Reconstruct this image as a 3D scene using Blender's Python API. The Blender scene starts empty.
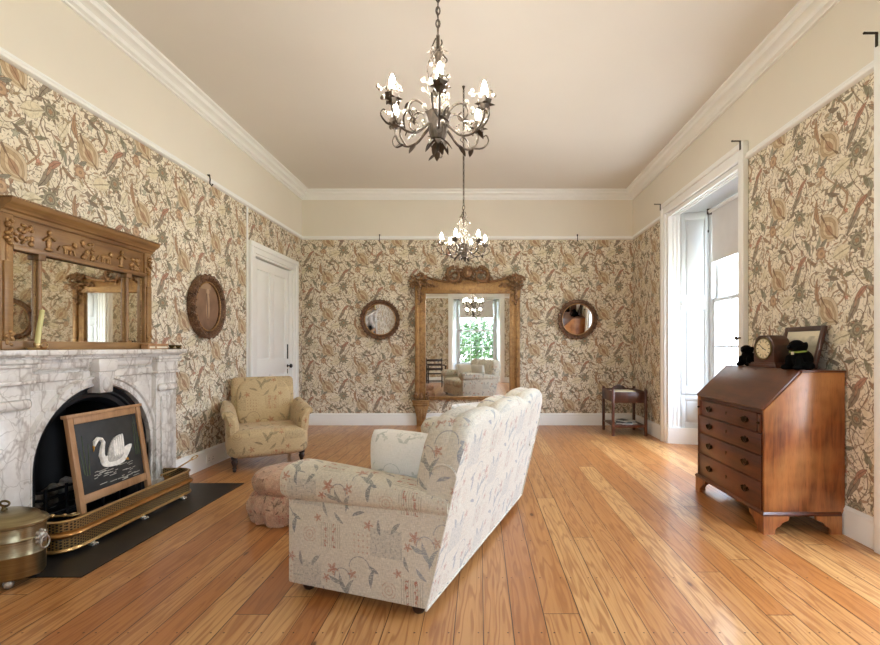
import bpy, bmesh, math, random
from math import sin, cos, pi, radians as R, sqrt, atan2
from mathutils import Vector, Matrix
random.seed(7)
SC = bpy.context.scene
COL = SC.collection

# ------------------------------------------------------------------ room figures (metres; camera stands at x=0, y=0)
XL, XR, YB, YR, ZC = -2.738, 2.354, 7.231, -1.5, 3.585
RAIL = 2.846
FP = 470.0
def at(px, py, Y):
    """point of the room at depth Y that was measured at pixel px, py (only used to lay out real positions)"""
    return ((px - 480) / FP * Y, Y, 1.2 - (py - 347) / FP * Y)

# ------------------------------------------------------------------ node expression helper
def lin(h):
    h = h.lstrip('#'); o = []
    for i in (0, 2, 4):
        c = int(h[i:i+2], 16) / 255
        o.append(c / 12.92 if c <= .04045 else ((c + .055) / 1.055) ** 2.4)
    return (o[0], o[1], o[2], 1.0)

class G:
    nt = None
def _set(sock, v):
    if isinstance(v, E): v = v.v
    if hasattr(v, 'node'): G.nt.links.new(v, sock)
    else: sock.default_value = v
def mth(op, *a, clamp=False):
    n = G.nt.nodes.new('ShaderNodeMath'); n.operation = op; n.use_clamp = clamp
    for i, x in enumerate(a): _set(n.inputs[i], x)
    return E(n.outputs[0])
class E:
    def __init__(s, v): s.v = v
    def __add__(s, o): return mth('ADD', s, o)
    __radd__ = __add__
    def __sub__(s, o): return mth('SUBTRACT', s, o)
    def __rsub__(s, o): return mth('SUBTRACT', o, s)
    def __mul__(s, o): return mth('MULTIPLY', s, o)
    __rmul__ = __mul__
    def __truediv__(s, o): return mth('DIVIDE', s, o)
    def __neg__(s): return mth('MULTIPLY', s, -1.0)
def absf(a): return mth('ABSOLUTE', a)
def sinf(a): return mth('SINE', a)
def flo(a): return mth('FLOOR', a)
def fra(a): return mth('FRACT', a)
def rnd(a): return mth('ROUND', a)
def sqf(a): return mth('SQRT', a)
def gt(a, b): return mth('GREATER_THAN', a, b)
def lt(a, b): return mth('LESS_THAN', a, b)
def mn(a, b): return mth('MINIMUM', a, b)
def mx(a, b): return mth('MAXIMUM', a, b)
def ramp01(a, lo, hi):
    n = G.nt.nodes.new('ShaderNodeMapRange'); n.clamp = True
    _set(n.inputs[0], a); n.inputs[1].default_value = lo; n.inputs[2].default_value = hi
    return E(n.outputs[0])
def soft(val, w): return mth('MULTIPLY', val, 1.0 / w, clamp=True)
def col(c): return lin(c) if isinstance(c, str) else c
def mix(f, a, b, blend='MIX'):
    n = G.nt.nodes.new('ShaderNodeMix'); n.data_type = 'RGBA'; n.blend_type = blend
    _set(n.inputs[0], f); _set(n.inputs[6], col(a)); _set(n.inputs[7], col(b))
    return E(n.outputs[2])
def coord(kind='Object'):
    n = G.nt.nodes.new('ShaderNodeTexCoord'); return E(n.outputs[kind])
def sep(v):
    n = G.nt.nodes.new('ShaderNodeSeparateXYZ'); _set(n.inputs[0], v)
    return E(n.outputs[0]), E(n.outputs[1]), E(n.outputs[2])
def comb(x=0.0, y=0.0, z=0.0):
    n = G.nt.nodes.new('ShaderNodeCombineXYZ')
    for i, a in enumerate((x, y, z)): _set(n.inputs[i], a)
    return E(n.outputs[0])
def scale3(v, s):
    n = G.nt.nodes.new('ShaderNodeVectorMath'); n.operation = 'MULTIPLY'; _set(n.inputs[0], v)
    n.inputs[1].default_value = s; return E(n.outputs[0])
def noise(v, s, detail=2.0, rough=.5, dist=0.0, out=0):
    n = G.nt.nodes.new('ShaderNodeTexNoise'); _set(n.inputs['Vector'], v); n.inputs['Scale'].default_value = s
    n.inputs['Detail'].default_value = detail; n.inputs['Roughness'].default_value = rough
    n.inputs['Distortion'].default_value = dist
    return E(n.outputs[out])
def white(v):
    n = G.nt.nodes.new('ShaderNodeTexWhiteNoise'); n.noise_dimensions = '3D'; _set(n.inputs['Vector'], v)
    return E(n.outputs['Value'])
def voro(v, s, feature='F1', rand=1.0):
    n = G.nt.nodes.new('ShaderNodeTexVoronoi'); n.feature = feature; _set(n.inputs['Vector'], v)
    n.inputs['Scale'].default_value = s; n.inputs['Randomness'].default_value = rand
    return n
def warp(v, s, amt, detail=1.0):
    n = G.nt.nodes.new('ShaderNodeTexNoise'); _set(n.inputs['Vector'], v); n.inputs['Scale'].default_value = s
    n.inputs['Detail'].default_value = detail
    a = G.nt.nodes.new('ShaderNodeVectorMath'); a.operation = 'SUBTRACT'
    G.nt.links.new(n.outputs['Color'], a.inputs[0]); a.inputs[1].default_value = (.5, .5, .5)
    b = G.nt.nodes.new('ShaderNodeVectorMath'); b.operation = 'SCALE'; G.nt.links.new(a.outputs[0], b.inputs[0]); b.inputs['Scale'].default_value = amt
    c = G.nt.nodes.new('ShaderNodeVectorMath'); c.operation = 'ADD'; _set(c.inputs[0], v); G.nt.links.new(b.outputs[0], c.inputs[1])
    return E(c.outputs[0])

class Mat:
    """with Mat(name) as m: m.base(...), m.rough(...)"""
    def __init__(s, name, **kw):
        s.m = bpy.data.materials.new(name); s.m.use_nodes = True
        s.nt = s.m.node_tree; s.b = s.nt.nodes['Principled BSDF']; s.kw = kw
    def __enter__(s):
        G.nt = s.nt
        for k, v in s.kw.items(): s.inp(k, v)
        return s
    def __exit__(s, *a): return False
    def inp(s, k, v):
        k = {'base': 'Base Color', 'rough': 'Roughness', 'metal': 'Metallic', 'coat': 'Coat Weight', 'coat_rough': 'Coat Roughness',
             'sheen': 'Sheen Weight', 'spec': 'Specular IOR Level', 'em': 'Emission Color', 'ems': 'Emission Strength',
             'trans': 'Transmission Weight', 'ior': 'IOR', 'alpha': 'Alpha'}.get(k, k)
        if isinstance(v, str): v = lin(v)
        _set(s.b.inputs[k], v)
    def bump(s, h, strength=.3, dist=.002):
        n = s.nt.nodes.new('ShaderNodeBump'); _set(n.inputs['Height'], h)
        n.inputs['Strength'].default_value = strength; n.inputs['Distance'].default_value = dist
        s.nt.links.new(n.outputs[0], s.b.inputs['Normal'])

MAT = {}
def plain(name, c, rough=.5, metal=0.0, var=.08, scale=6.0, bump=0.0, bscale=60.0, **kw):
    with Mat(name, rough=rough, metal=metal, **kw) as m:
        v = coord(); n = noise(v, scale, 3.0)
        cc = lin(c); d = tuple(x * (1 - var * 2) for x in cc[:3]) + (1,); l = tuple(min(1, x * (1 + var)) for x in cc[:3]) + (1,)
        m.inp('base', mix(ramp01(n, .3, .7), d, l))
        if bump: m.bump(noise(v, bscale, 3.0), bump)
    MAT[name] = m.m
    return m.m

plain('paint_cream', '#E2DCCE', .7, var=.012, scale=1.5)
plain('paint_ceiling', '#DBD6CD', .75, var=.012, scale=1.2)
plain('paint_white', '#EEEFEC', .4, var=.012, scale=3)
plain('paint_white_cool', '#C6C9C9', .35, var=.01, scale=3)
plain('blind_fabric', '#D9D6D2', .8, var=.02, bump=.1, bscale=300)
plain('black_iron', '#242527', .42, .4, var=.2, bump=.15, bscale=120)
plain('black_matte', '#0B0B0B', .7, var=.2)
plain('slate', '#1F1F20', .38, var=.2, scale=9, bump=.05, bscale=40)
plain('dark_wood', '#2E1B12', .35, var=.3, scale=12)
plain('bracket_metal', '#3A342C', .5, .6)
plain('bulb_socket', '#C9BFA8', .6)
plain('chandelier_metal', '#4E4338', .55, .3, var=.25, scale=40)
plain('blossom', '#938A7B', .35, var=.03)
plain('candle_wax', '#D5D08F', .5, var=.05)
plain('black_fur', '#060606', .95, var=.3, scale=60, bump=.9, bscale=260, spec=.1)
plain('collar_green', '#8A9A3A', .7)
plain('cream_paper', '#E4DAC2', .8, var=.05)
plain('magazine_white', '#E6E3DC', .5, var=.1, scale=25)
plain('magazine_dark', '#2B2A2C', .5, var=.3, scale=25)
plain('foot_silver', '#BDB8AC', .4, .7, var=.25, scale=50)
plain('socket_white', '#F2F1EE', .35, var=.01)
plain('swan_white', '#F4F0E6', .8, var=.1, scale=40, bump=.5, bscale=150)
plain('swan_grey', '#C4BFB4', .8, var=.15, scale=60)
plain('swan_beak', '#C08A2E', .7)
plain('reed_green', '#5E6A4A', .8, var=.2)
plain('water_thread', '#C4C2B6', .8, var=.2)
plain('charcoal_cloth', '#2A2A28', .55, var=.15, scale=20)
plain('ash_grey', '#B9B7B2', .9, var=.25, scale=40, bump=.6, bscale=80)
plain('bark', '#4E4034', .9, var=.3, bump=.5)
plain('leaf_green', '#3E5A30', .6, var=.35, scale=2.5)
plain('leaf_blossom', '#B79AA0', .6, var=.25, scale=3)
plain('chair_linen', '#D8CDBA', .9, var=.08, scale=30)
plain('lawn', '#6E8A4C', .95, var=.2, scale=3)
plain('brass_polished', '#C4A878', .28, 1.0, var=.12, scale=15)
plain('brass_dull', '#6A5B3C', .38, 1.0, var=.2, scale=20)
plain('handle_brass', '#3E2F1C', .4, .9, var=.2, scale=60)

def brushed(name, a, b, rough):
    with Mat(name, rough=rough, metal=1.0) as m:
        v = coord(); x, y, z = sep(v)
        n = noise(comb(x * 4, y * 4, z * 160), 1.0, 3.0)
        m.inp('base', mix(ramp01(n, .3, .7), a, b)); m.bump(n, .08)
    MAT[name] = m.m
brushed('brass_brushed', '#8E8468', '#ACA080', .33)

with Mat('fender_pierced', rough=.4, metal=.9) as m:
    x, y, z = sep(coord('UV'))
    u = fra(x / .016) - .5; w = fra(y / .016 + flo(x / .016) * .5) - .5
    r = sqf(u * u + w * w)
    hole = lt(r, .33)
    m.inp('base', mix(hole, '#B59A68', '#2A241B')); m.inp('metal', .9 - hole * .8); m.bump(-hole, .4)
MAT['fender_pierced'] = m.m
plain('fender_copper', '#C0905C', .28, 1.0, var=.15, scale=9)

def gilt(name, dark, mid, light, rough=.42, metal=.55, s=14):
    with Mat(name, rough=rough, metal=metal) as m:
        v = coord(); n = noise(v, s, 5.0, .6); n2 = noise(v, s * 7, 3.0)
        c = mix(ramp01(n, .3, .55), dark, mid); c = mix(ramp01(n2, .52, .75), c, light)
        m.inp('base', c); m.bump(n2, .35, .003)
    MAT[name] = m.m
gilt('gilt', '#76563A', '#A27D50', '#C2A070')
gilt('gilt_dark', '#4A3522', '#86664A', '#C29E70')
gilt('rim_bronze', '#35231A', '#6A4C38', '#A0805E', .5, .3)

def glassmirror(name, c, rough):
    with Mat(name, rough=rough, metal=1.0) as m:
        n = noise(coord(), 3.0, 4.0)
        cc = lin(c)
        m.inp('base', mix(ramp01(n, .35, .75), tuple(x * .95 for x in cc[:3]) + (1,), cc))
    MAT[name] = m.m
glassmirror('mirror_silver', '#EDEDEA', .01)
glassmirror('mirror_aged', '#EFEADB', .02)
with Mat('window_glass', base='#FFFFFF', rough=0.0, spec=.3) as m:
    t = m.nt.nodes.new('ShaderNodeBsdfTransparent'); mixs = m.nt.nodes.new('ShaderNodeMixShader')
    gl = m.nt.nodes.new('ShaderNodeBsdfGlossy'); gl.inputs['Roughness'].default_value = .0
    mixs.inputs[0].default_value = .05
    m.nt.links.new(t.outputs[0], mixs.inputs[1]); m.nt.links.new(gl.outputs[0], mixs.inputs[2])
    m.nt.links.new(mixs.outputs[0], m.nt.nodes['Material Output'].inputs['Surface'])
MAT['window_glass'] = m.m
with Mat('crystal', base='#F6F2EA', rough=.08, trans=.35, ior=1.45) as m: pass
MAT['crystal'] = m.m
with Mat('bulb_glow', base='#FFF4E0', em='#FFFAF0', ems=150.0) as m: pass
MAT['bulb_glow'] = m.m

def wood(name, dark, mid, light, axis='Z', rough=.32, s=1.0, coat=.25):
    with Mat(name, rough=rough, coat=coat, coat_rough=.18) as m:
        v = coord(); x, y, z = sep(v); k = {'X': (2.2, 22, 22), 'Y': (22, 2.2, 22), 'Z': (22, 22, 2.2)}[axis]
        p = comb(x * (k[0] * s), y * (k[1] * s), z * (k[2] * s))
        g = noise(p, 1.0, 5.0, .62, .6); big = noise(v, 2.6, 3.0); fine = noise(p, 6.0, 2.0)
        c = mix(ramp01(g, .32, .62), dark, mid); c = mix(ramp01(big, .42, .72), c, light); c = mix(ramp01(fine, .55, .75) * .35, c, dark)
        m.inp('base', c); m.bump(fine, .08)
    MAT[name] = m.m
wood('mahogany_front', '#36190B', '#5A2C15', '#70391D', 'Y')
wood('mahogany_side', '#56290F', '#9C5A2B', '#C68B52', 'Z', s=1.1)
wood('mahogany_lid', '#3F1F0F', '#582D16', '#6A3A1F', 'Y')
wood('walnut', '#28150E', '#3E2217', '#523022', 'X')
wood('clock_wood', '#25130C', '#432417', '#5C3523', 'X')
wood('oak_screen', '#8E6640', '#B0845A', '#C49A70', 'Z', rough=.5, coat=.0)
wood('overmantel_wood', '#6B4A2C', '#8A673E', '#A27D4E', 'Y', rough=.45, coat=.1)
wood('table_wood', '#331A10', '#4F2A1A', '#6B3C26', 'Z')

# ---------------- floor boards (run away from the camera, along Y)
with Mat('pine_boards', coat=.22, coat_rough=.16) as m:
    x, y, z = sep(coord()); W = .139
    xw = x + sinf(x * 9.0) * .016 + 20.0
    q = xw / W; i = flo(q); f = q - i
    r1 = white(comb(i, 3.0, 1.0)); r2 = white(comb(i, 7.0, 5.0))
    yy = y + r1 * 5.0; seg = flo(yy / 3.4); fy = yy / 3.4 - seg
    r3 = white(comb(i, seg, 9.0))
    p = comb(f * .7 + r3 * 40.0 + i * 3.1, y * .12 + r3 * 9.0, r3 * 11.0)
    warpn = noise(comb(f * 1.2 + i * 5.0, y * .8 + r3 * 20.0, 0.0), 1.6, 2.0)
    rings = sinf((f * 5.0 + warpn * 17.0 + r3 * 30.0) * 2.4)
    streak = noise(comb(xw * 70.0, y * 2.2, r3 * 30.0), 1.0, 4.0, .6)
    base = mix(r3, '#AD713C', '#C99A62')
    base = mix(ramp01(white(comb(i, seg, 2.0)), .72, 1.0) * .6, base, '#9F5F2E')
    c = mix(ramp01(rings, .1, 1.0) * .55, base, '#8A4F24')
    c = mix(ramp01(streak, .45, .75) * .6, c, '#955A2C')
    vn = voro(comb(xw * 4.2, y * 1.5, 0.0), 1.0)
    kd = E(vn.outputs['Distance'])
    c = mix(ramp01(kd, .15, .04) * .5, c, '#8A4E25'); c = mix(ramp01(kd, .055, .03) * .8, c, '#4A2612')
    nd = absf(fra(y / .47 + .3) - .5) * .47
    nx = mn(absf(f - .17), absf(f - .83)) * W
    nail = lt(nd * nd + nx * nx, .0000155)
    nd2 = absf(fra(y / .47 + .36) - .5) * .47
    c = mix(nail * .9, c, '#2A1509')
    seamw = r2 * .016 + .012
    seam = mx(lt(f, seamw), gt(f, 1.0 - seamw * .6)); joint = lt(fy, .0012)
    c = mix(mx(seam * .85, joint * .85), c, '#2B160A')
    m.inp('base', c); m.inp('rough', ramp01(streak, .2, .9) * .12 + .30)
    m.bump(rings * .12 + streak * .3 - mx(seam, joint), .22, .002)
MAT['pine_boards'] = m.m

# ---------------- pattern motifs
def motif(u, v, cx, cy, ang, W, H, drop):
    du = u - cx; k = rnd(du / W); du = du - k * W
    dv = v - cy - k * drop; dv = dv - rnd(dv / H) * H
    ca, sa = cos(ang), sin(ang)
    return du * ca + dv * sa, dv * ca - du * sa
def leafm(c, x, y, L, Wd, fill, dark, edge='#4A3B30', bend=0.0, alpha=.92, veins=70.0, half=None):
    if bend: y = y - x * x * bend
    k = x / L; val = (1.0 - k * k) * Wd - absf(y)
    inside = soft(val, .0012)
    ve = ramp01(sinf((absf(y) * 1.3 + x) * veins * 2), .2, .9) * .6
    f = mix(ve, fill, dark)
    f = mix(lt(absf(y), Wd * .09), f, edge)
    f = mix(lt(val, .0028), f, edge)
    return mix(inside * alpha, c, f)
def polar(x, y): return sqf(x * x + y * y), mth('ARCTAN2', y, x)
def flower(c, x, y, rad, n, depth, f1, f2, edge='#4A3B30', alpha=.92, rings=0.0):
    r, t = polar(x, y)
    shape = (sinf(t * float(n)) * depth + (1.0 - depth)) * rad
    val = shape - r
    f = mix(ramp01(r / rad, .2, .8), f1, f2)
    if rings: f = mix(ramp01(sinf(r * rings), .1, .8) * .8, f, edge)
    f = mix(lt(val, .003), f, edge)
    return mix(soft(val, .0012) * alpha, c, f)
def arc(c, x, y, rad, w, colr, lo=-9.0, alpha=.9):
    r, t = polar(x, y)
    m_ = lt(absf(r - rad), w) * gt(y, lo)
    return mix(m_ * alpha, c, colr)

with Mat('wallpaper', rough=.85) as m:
    uv = warp(coord('UV'), 7.0, .035, 2.0)
    u, v, _ = sep(uv); W, H, D = .53, .56, .28
    def mo(cx, cy, a): return motif(u, v, cx, cy, R(a), W, H, D)
    c = mix(ramp01(noise(coord('UV'), 1.2, 2.0), .3, .7), '#E4DBC6', '#ECE4D2')
    VINE, BRN, TER, RED, GRN, GRY, YEL, PNK = '#8B6A4E', '#5D4B3D', '#B57F5C', '#AE5842', '#77755A', '#7D7A6C', '#C9BE92', '#B9826B'
    # small scattered sprigs and leaves over the cream ground
    def vleaf(c, sc, L, Wd, keep, tones, seed, alpha=.85, edge='#5A4A3B'):
        vn = voro(comb(u, v, seed), sc); px, py, _ = sep(E(vn.outputs['Position'])); rx, ry, rz = sep(E(vn.outputs['Color']))
        dx, dy = u - px, v - py; a = rx * 6.28; ca, sa = mth('COSINE', a), sinf(a)
        lx, ly = dx * ca + dy * sa, dy * ca - dx * sa
        ly = ly - lx * lx * (7.0 / (L * 100))
        val = (1.0 - (lx / L) * (lx / L)) * Wd - absf(ly)
        f = mix(gt(ry, .5), mix(gt(rz, .55), tones[0], tones[1]), mix(gt(rz, .5), tones[2], tones[3]))
        f = mix(ramp01(sinf((lx + absf(ly)) * 420.0), .0, .8) * .35, f, edge)
        f = mix(mx(lt(absf(ly), Wd * .10), lt(val, .0016)) * .75, f, edge)
        return mix(soft(val, .0012) * gt(rz, keep) * alpha, c, f)
    # soft pale fills behind the drawing, and fine engraved tendrils
    pf = noise(comb(u, v, 5.0), 7.0, 2.0)
    c = mix(ramp01(pf, .53, .57) * .30, c, '#BFB28C'); c = mix(ramp01(pf, .44, .41) * .22, c, '#C9B79A')
    c = mix(lt(absf(noise(comb(u, v, 2.0), 8.5, 1.0) - .5), .011) * .85, c, '#725C47')
    c = mix(lt(absf(noise(comb(u, v, 8.0), 13.0, 1.0) - .47), .009) * .75, c, '#665542')
    c = vleaf(c, 30.0, .013, .0042, .2, ('#8F8970', '#A9846A', '#6E6555', '#A08F6A'), 0.0, .8)
    c = vleaf(c, 13.0, .032, .0098, .38, ('#9C9A82', '#B28F70', '#7F785F', '#A88F66'), 4.0, .85)
    c = vleaf(c, 11.0, .030, .012, .62, ('#C2B58C', '#B9A284', '#8C8C78', '#A77C60'), 9.0, .85)
    vn2 = voro(comb(u, v, 3.0), 52.0); d2 = E(vn2.outputs['Distance']); r2a, r2b, _ = sep(E(vn2.outputs['Color']))
    c = mix(lt(d2, .18) * gt(r2a, .5) * .7, c, mix(gt(r2b, .5), '#A87A62', '#6F6A58'))
    # meandering stems
    k = rnd(u / W); ul = u - k * W; vl = v - k * D
    s1 = absf(ul - sinf(vl * (6.2832 / H)) * .115 - .06)
    c = mix(lt(s1, .009) * .9, c, VINE); c = mix(lt(s1, .003) * .8, c, '#AE9272')
    k3 = rnd((u + .265) / W); ul3 = (u + .265) - k3 * W; vl3 = v - k3 * D
    s2 = absf(ul3 + sinf(vl3 * (6.2832 / H) + 1.1) * .07 + vl3 * 0.0)
    c = mix(lt(s2, .0045) * .85, c, '#77604B')
    # arcs of tendrils
    for (cx, cy, a_, rad, w_, cl) in ((.10, .06, 20, .062, .0045, VINE), (.33, .30, 200, .07, .004, '#8A7355'), (-.1, .22, 100, .055, .004, VINE), (.22, -.14, -60, .05, .0035, '#77604B')):
        x, y = mo(cx, cy, a_); c = arc(c, x, y, rad, w_, cl, -.02)
    # pale dotted fans
    x, y = mo(.13, -.19, 20); c = leafm(c, x, y, .085, .05, '#DDD3B4', '#CFC3A0', '#8F8463', .0, .7, 40)
    x, y = mo(-.18, .06, 60); c = leafm(c, x, y, .07, .034, '#DFD6BC', '#CFC4A4', '#8F8463', .0, .7, 50)
    # the large paisley with its curved neck
    x, y = mo(.01, -.01, -52); y2 = y - .012
    c = leafm(c, x, y, .125, .092, '#CDBB9C', '#B8A486', '#6B513A', 1.0, .95, 20)
    c = leafm(c, x, y, .105, .070, '#B39A78', '#9E8262', '#6B513A', 1.0, .95, 45)
    c = leafm(c, x - .01, y, .082, .048, '#CFBC9A', '#B0977A', '#7E6248', 1.0, .95, 60)
    c = leafm(c, x - .015, y, .055, .026, '#A88262', '#8F6E52', '#77583F', 1.0, .95, 60)
    x, y = mo(-.10, .12, -80); c = leafm(c, x, y, .11, .019, '#A9825F', '#8C6C52', '#6B4936', 2.4, .95, 60)
    # parrot: dark wing feathers and a red head
    x, y = mo(.235, .0, 62); c = leafm(c, x, y, .115, .027, '#8C7F6C', '#665A4C', '#4A3B30', .6, .95, 55)
    x, y = mo(.28, .085, 42); c = leafm(c, x, y, .07, .021, '#AB7860', '#916650', '#6B4436', -1.5, .95, 60)
    x, y = mo(.248, .035, 62); c = leafm(c, x, y, .05, .010, '#BC9A80', '#967058', '#6B4636', .0, .9, 60)
    # serrated palmette
    x, y = mo(.255, -.145, 10); c = flower(c, x, y, .072, 9, .20, '#9C957C', '#807962', '#544A3A', .95, 260)
    x, y = mo(.255, -.145, 10); c = flower(c, x, y, .022, 6, .2, '#A9805F', '#8A6A50', '#5A4638')
    # rosette
    x, y = mo(-.055, -.165, 0); c = flower(c, x, y, .052, 7, .14, '#C2A07C', '#AD8463', '#7A5B45', .9, 210)
    # grey-green sprig leaves
    for (cx, cy, a_, L, w_, f1, f2) in ((-.075, -.085, 70, .05, .018, '#9A9A86', GRY), (-.03, -.10, 25, .045, .015, GRY, '#6A6A5C'), (.055, .205, -20, .06, .016, '#6E5C49', BRN),
                                        (.11, .135, -60, .055, .013, '#7C6A52', BRN), (.065, .255, 50, .055, .015, '#8B8268', GRN), (-.2, -.08, 110, .055, .016, GRN, '#5C5A45'),
                                        (.19, .22, 15, .05, .014, GRN, '#5C5A45'), (-.15, -.21, -30, .055, .015, '#9C7A5C', '#7A5B45'), (.36, .17, 100, .05, .014, '#8F8E7A', GRY)):
        x, y = mo(cx, cy, a_); c = leafm(c, x, y, L, w_, f1, f2, '#4F4438', 3.0, .92, 60)
    # small flowers
    x, y = mo(.03, .175, 0); c = flower(c, x, y, .03, 5, .25, '#A7A892', '#8A8B7C', '#5A5648')
    x, y = mo(.12, .245, 0); c = flower(c, x, y, .034, 6, .3, '#6E614E', '#8C7A5E', '#4A3B30')
    x, y = mo(.17, .07, 0); c = flower(c, x, y, .02, 5, .3, '#C98B74', '#B4664E', '#7A4636')
    # fine hand-printed mottling
    c = mix(ramp01(noise(coord('UV'), 90.0, 2.0), .45, .7) * .10, c, '#8A7558')
    c = mix(.07, c, '#E9E0CB')
    m.inp('base', c)
MAT['wallpaper'] = m.m

def upholstery(name, ground, ground2, tones, strength=.65, S=1.0, patch=True, weave=1.0, mottle=0.0):
    with Mat(name, rough=.95, sheen=.15) as m:
        uv0 = coord('UV'); uv = warp(scale3(uv0, (S, S, S)), 9.0, .012)
        u, v, _ = sep(uv); W, H, D = .56, .52, .26
        def mo(cx, cy, a): return motif(u, v, cx, cy, R(a), W, H, D)
        x0, y0, _ = sep(uv0)
        slub = noise(comb(x0 * 40.0, y0 * 420.0, 0.0), 1.0, 2.0); slub2 = noise(comb(x0 * 300.0, y0 * 60.0, 4.0), 1.0, 1.0)
        c = mix(ramp01(slub, .3, .7), ground, ground2)
        g, b, t, r_, k_ = tones
        A = ramp01(noise(comb(x0 * 70.0, y0 * 190.0, 7.0), 1.0, 2.0), .28, .52) * strength
        if mottle:
            n1 = noise(uv0, 16.0, 3.0); n2 = noise(warp(uv0, 20.0, .05), 30.0, 2.0)
            c = mix(ramp01(n1, .45, .6) * mottle, c, r_); c = mix(ramp01(n2, .52, .62) * mottle, c, t); c = mix(lt(absf(n2 - .45), .03) * mottle, c, k_); c = mix(lt(absf(n1 - .5), .02) * mottle * .8, c, g)
        if patch:
            # striped block and diamond block
            x, y = mo(.09, .14, 0); inb = lt(mx(absf(x), absf(y) * 1.0), .075)
            c = mix(inb * ramp01(sinf(x * 420.0), -.2, .6) * A * .7, c, b)
            c = mix(inb * lt(absf(absf(x) - .03), .012) * ramp01(noise(comb(u * 60.0, v * 38.0, 0.0), 1.0, 1.0), .5, .56) * A, c, r_)
            x, y = mo(-.13, .12, 0); inb = lt(mx(absf(x), absf(y)), .07)
            dm = absf(fra(x / .03) - .5) + absf(fra(y / .034) - .5)
            c = mix(inb * lt(dm, .26) * A * .8, c, t)
            x, y = mo(.24, .13, 0); inb = lt(mx(absf(x), absf(y)), .045); r, _t = polar(x, y)
            c = mix(inb * ramp01(sinf(r * 300.0), .1, .8) * A * .7, c, t)
            x, y = mo(.26, -.12, 0); inb = lt(mx(absf(x) * .8, absf(y)), .085)
            c = mix(inb * A * .22, c, k_)
            c = mix(inb * ramp01(noise(comb(u, v, 9.0), 60.0, 2.0), .55, .62) * A * .7, c, g)
        for (cx, cy, a_, L, w_, f1, f2) in ((.0, -.15, 60, .075, .016, g, k_), (-.04, -.16, 115, .07, .014, g, k_), (.05, -.13, 20, .055, .014, g, k_), (-.2, -.08, 100, .06, .015, k_, g),
                                            (-.22, -.03, 30, .04, .012, k_, g), (.2, -.02, 130, .05, .014, g, k_), (.13, -.22, 70, .05, .011, g, k_), (-.11, -.22, 160, .05, .012, k_, g),
                                            (.03, .25, 45, .05, .012, g, k_), (-.25, .23, 80, .05, .012, k_, g)):
            x, y = mo(cx, cy, a_); c = leafm(c, x, y, L, w_, f1, f2, k_, 3.0, A, 60)
        for (cx, cy, rad) in ((.07, -.06, .045), (-.07, -.07, .034), (.115, -.12, .03), (-.18, .235, .035), (.18, .24, .03)):
            x, y = mo(cx, cy, cx * 300); c = flower(c, x, y, rad, 5, .3, r_, t, t, A)
        x, y = mo(.0, -.10, 0); c = arc(c, x, y, .055, .003, k_, -.01, A * .8)
        x, y = mo(-.12, -.03, 0); c = arc(c, x, y, .07, .003, k_, .0, A * .8)
        fade = ramp01(noise(uv0, 2.2, 2.0), .3, .75)
        c = mix(fade * .18, c, ground2)
        c = mix(ramp01(slub2, .42, .72) * .30 * weave, c, k_); c = mix(ramp01(noise(comb(x0 * 26.0, y0 * 150.0, 2.0), 1.0, 3.0), .5, .7) * .22 * weave, c, b)
        m.inp('base', c); m.bump(slub + slub2, .25, .001)
    MAT[name] = m.m
upholstery('sofa_fabric', '#CEC6AF', '#E6E1D3', ('#8E9186', '#A59C86', '#BE9478', '#B0664E', '#6E7278'), .9, 1.3)
upholstery('sofa_fabric_cool_lit', '#CEC6AF', '#E6E1D3', ('#98A09E', '#AAA696', '#C2A48E', '#B98570', '#7E8694'), .85, 1.3)  # same cloth as the sofa; cool window light put into its motif colours
upholstery('armchair_fabric_warm_lit', '#BFA67C', '#CDB88F', ('#857D5C', '#98794E', '#9C7048', '#A8603F', '#6A5A40'), .85, 1.1)  # golden cast is warm light put into the fabric colour
upholstery('cushion_fabric', '#ECEBE4', '#F4F3EF', ('#A3B0A4', '#B3BCB2', '#BCC0B4', '#B5BFB6', '#8F9C94'), .6, 1.6, False, .4)
upholstery('ottoman_fabric', '#BF9A80', '#D4B89C', ('#75654F', '#A08066', '#B98A72', '#A85F50', '#5E4136'), 1.0, 2.4, True, 1.0, .22)

with Mat('marble', rough=.3, coat=.1) as m:
    v = coord(); w = warp(v, 3.0, .35, 3.0)
    e1 = E(voro(w, 3.2, 'DISTANCE_TO_EDGE').outputs['Distance']); e2 = E(voro(warp(v, 7.0, .12, 3.0), 9.0, 'DISTANCE_TO_EDGE').outputs['Distance'])
    big = noise(w, 2.2, 4.0); cl = noise(v, 5.0, 5.0, .65)
    c = mix(ramp01(cl, .35, .7), '#D3CEC6', '#EDEAE4')
    c = mix(ramp01(e2, .03, .0) * ramp01(big, .4, .6) * .45, c, '#857868')
    c = mix(ramp01(e1, .03, .0) * ramp01(noise(v, 4.0, 2.0), .35, .65) * .55, c, '#7C6A58')
    c = mix(ramp01(absf(noise(warp(comb(*[q * k_ for q, k_ in zip(sep(v), (1.0, 1.0, .45))]), 2.5, .25), 5.0, 5.0) - .5), .03, .0) * .55, c, '#8B7B6C')
    c = mix(ramp01(noise(w, 4.0, 4.0), .6, .78) * .5, c, '#A98F70')
    c = mix(ramp01(noise(warp(v, 2.0, .3), 6.0, 4.0), .62, .75) * .4, c, '#8E8C90')
    m.inp('base', c)
MAT['marble'] = m.m

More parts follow.
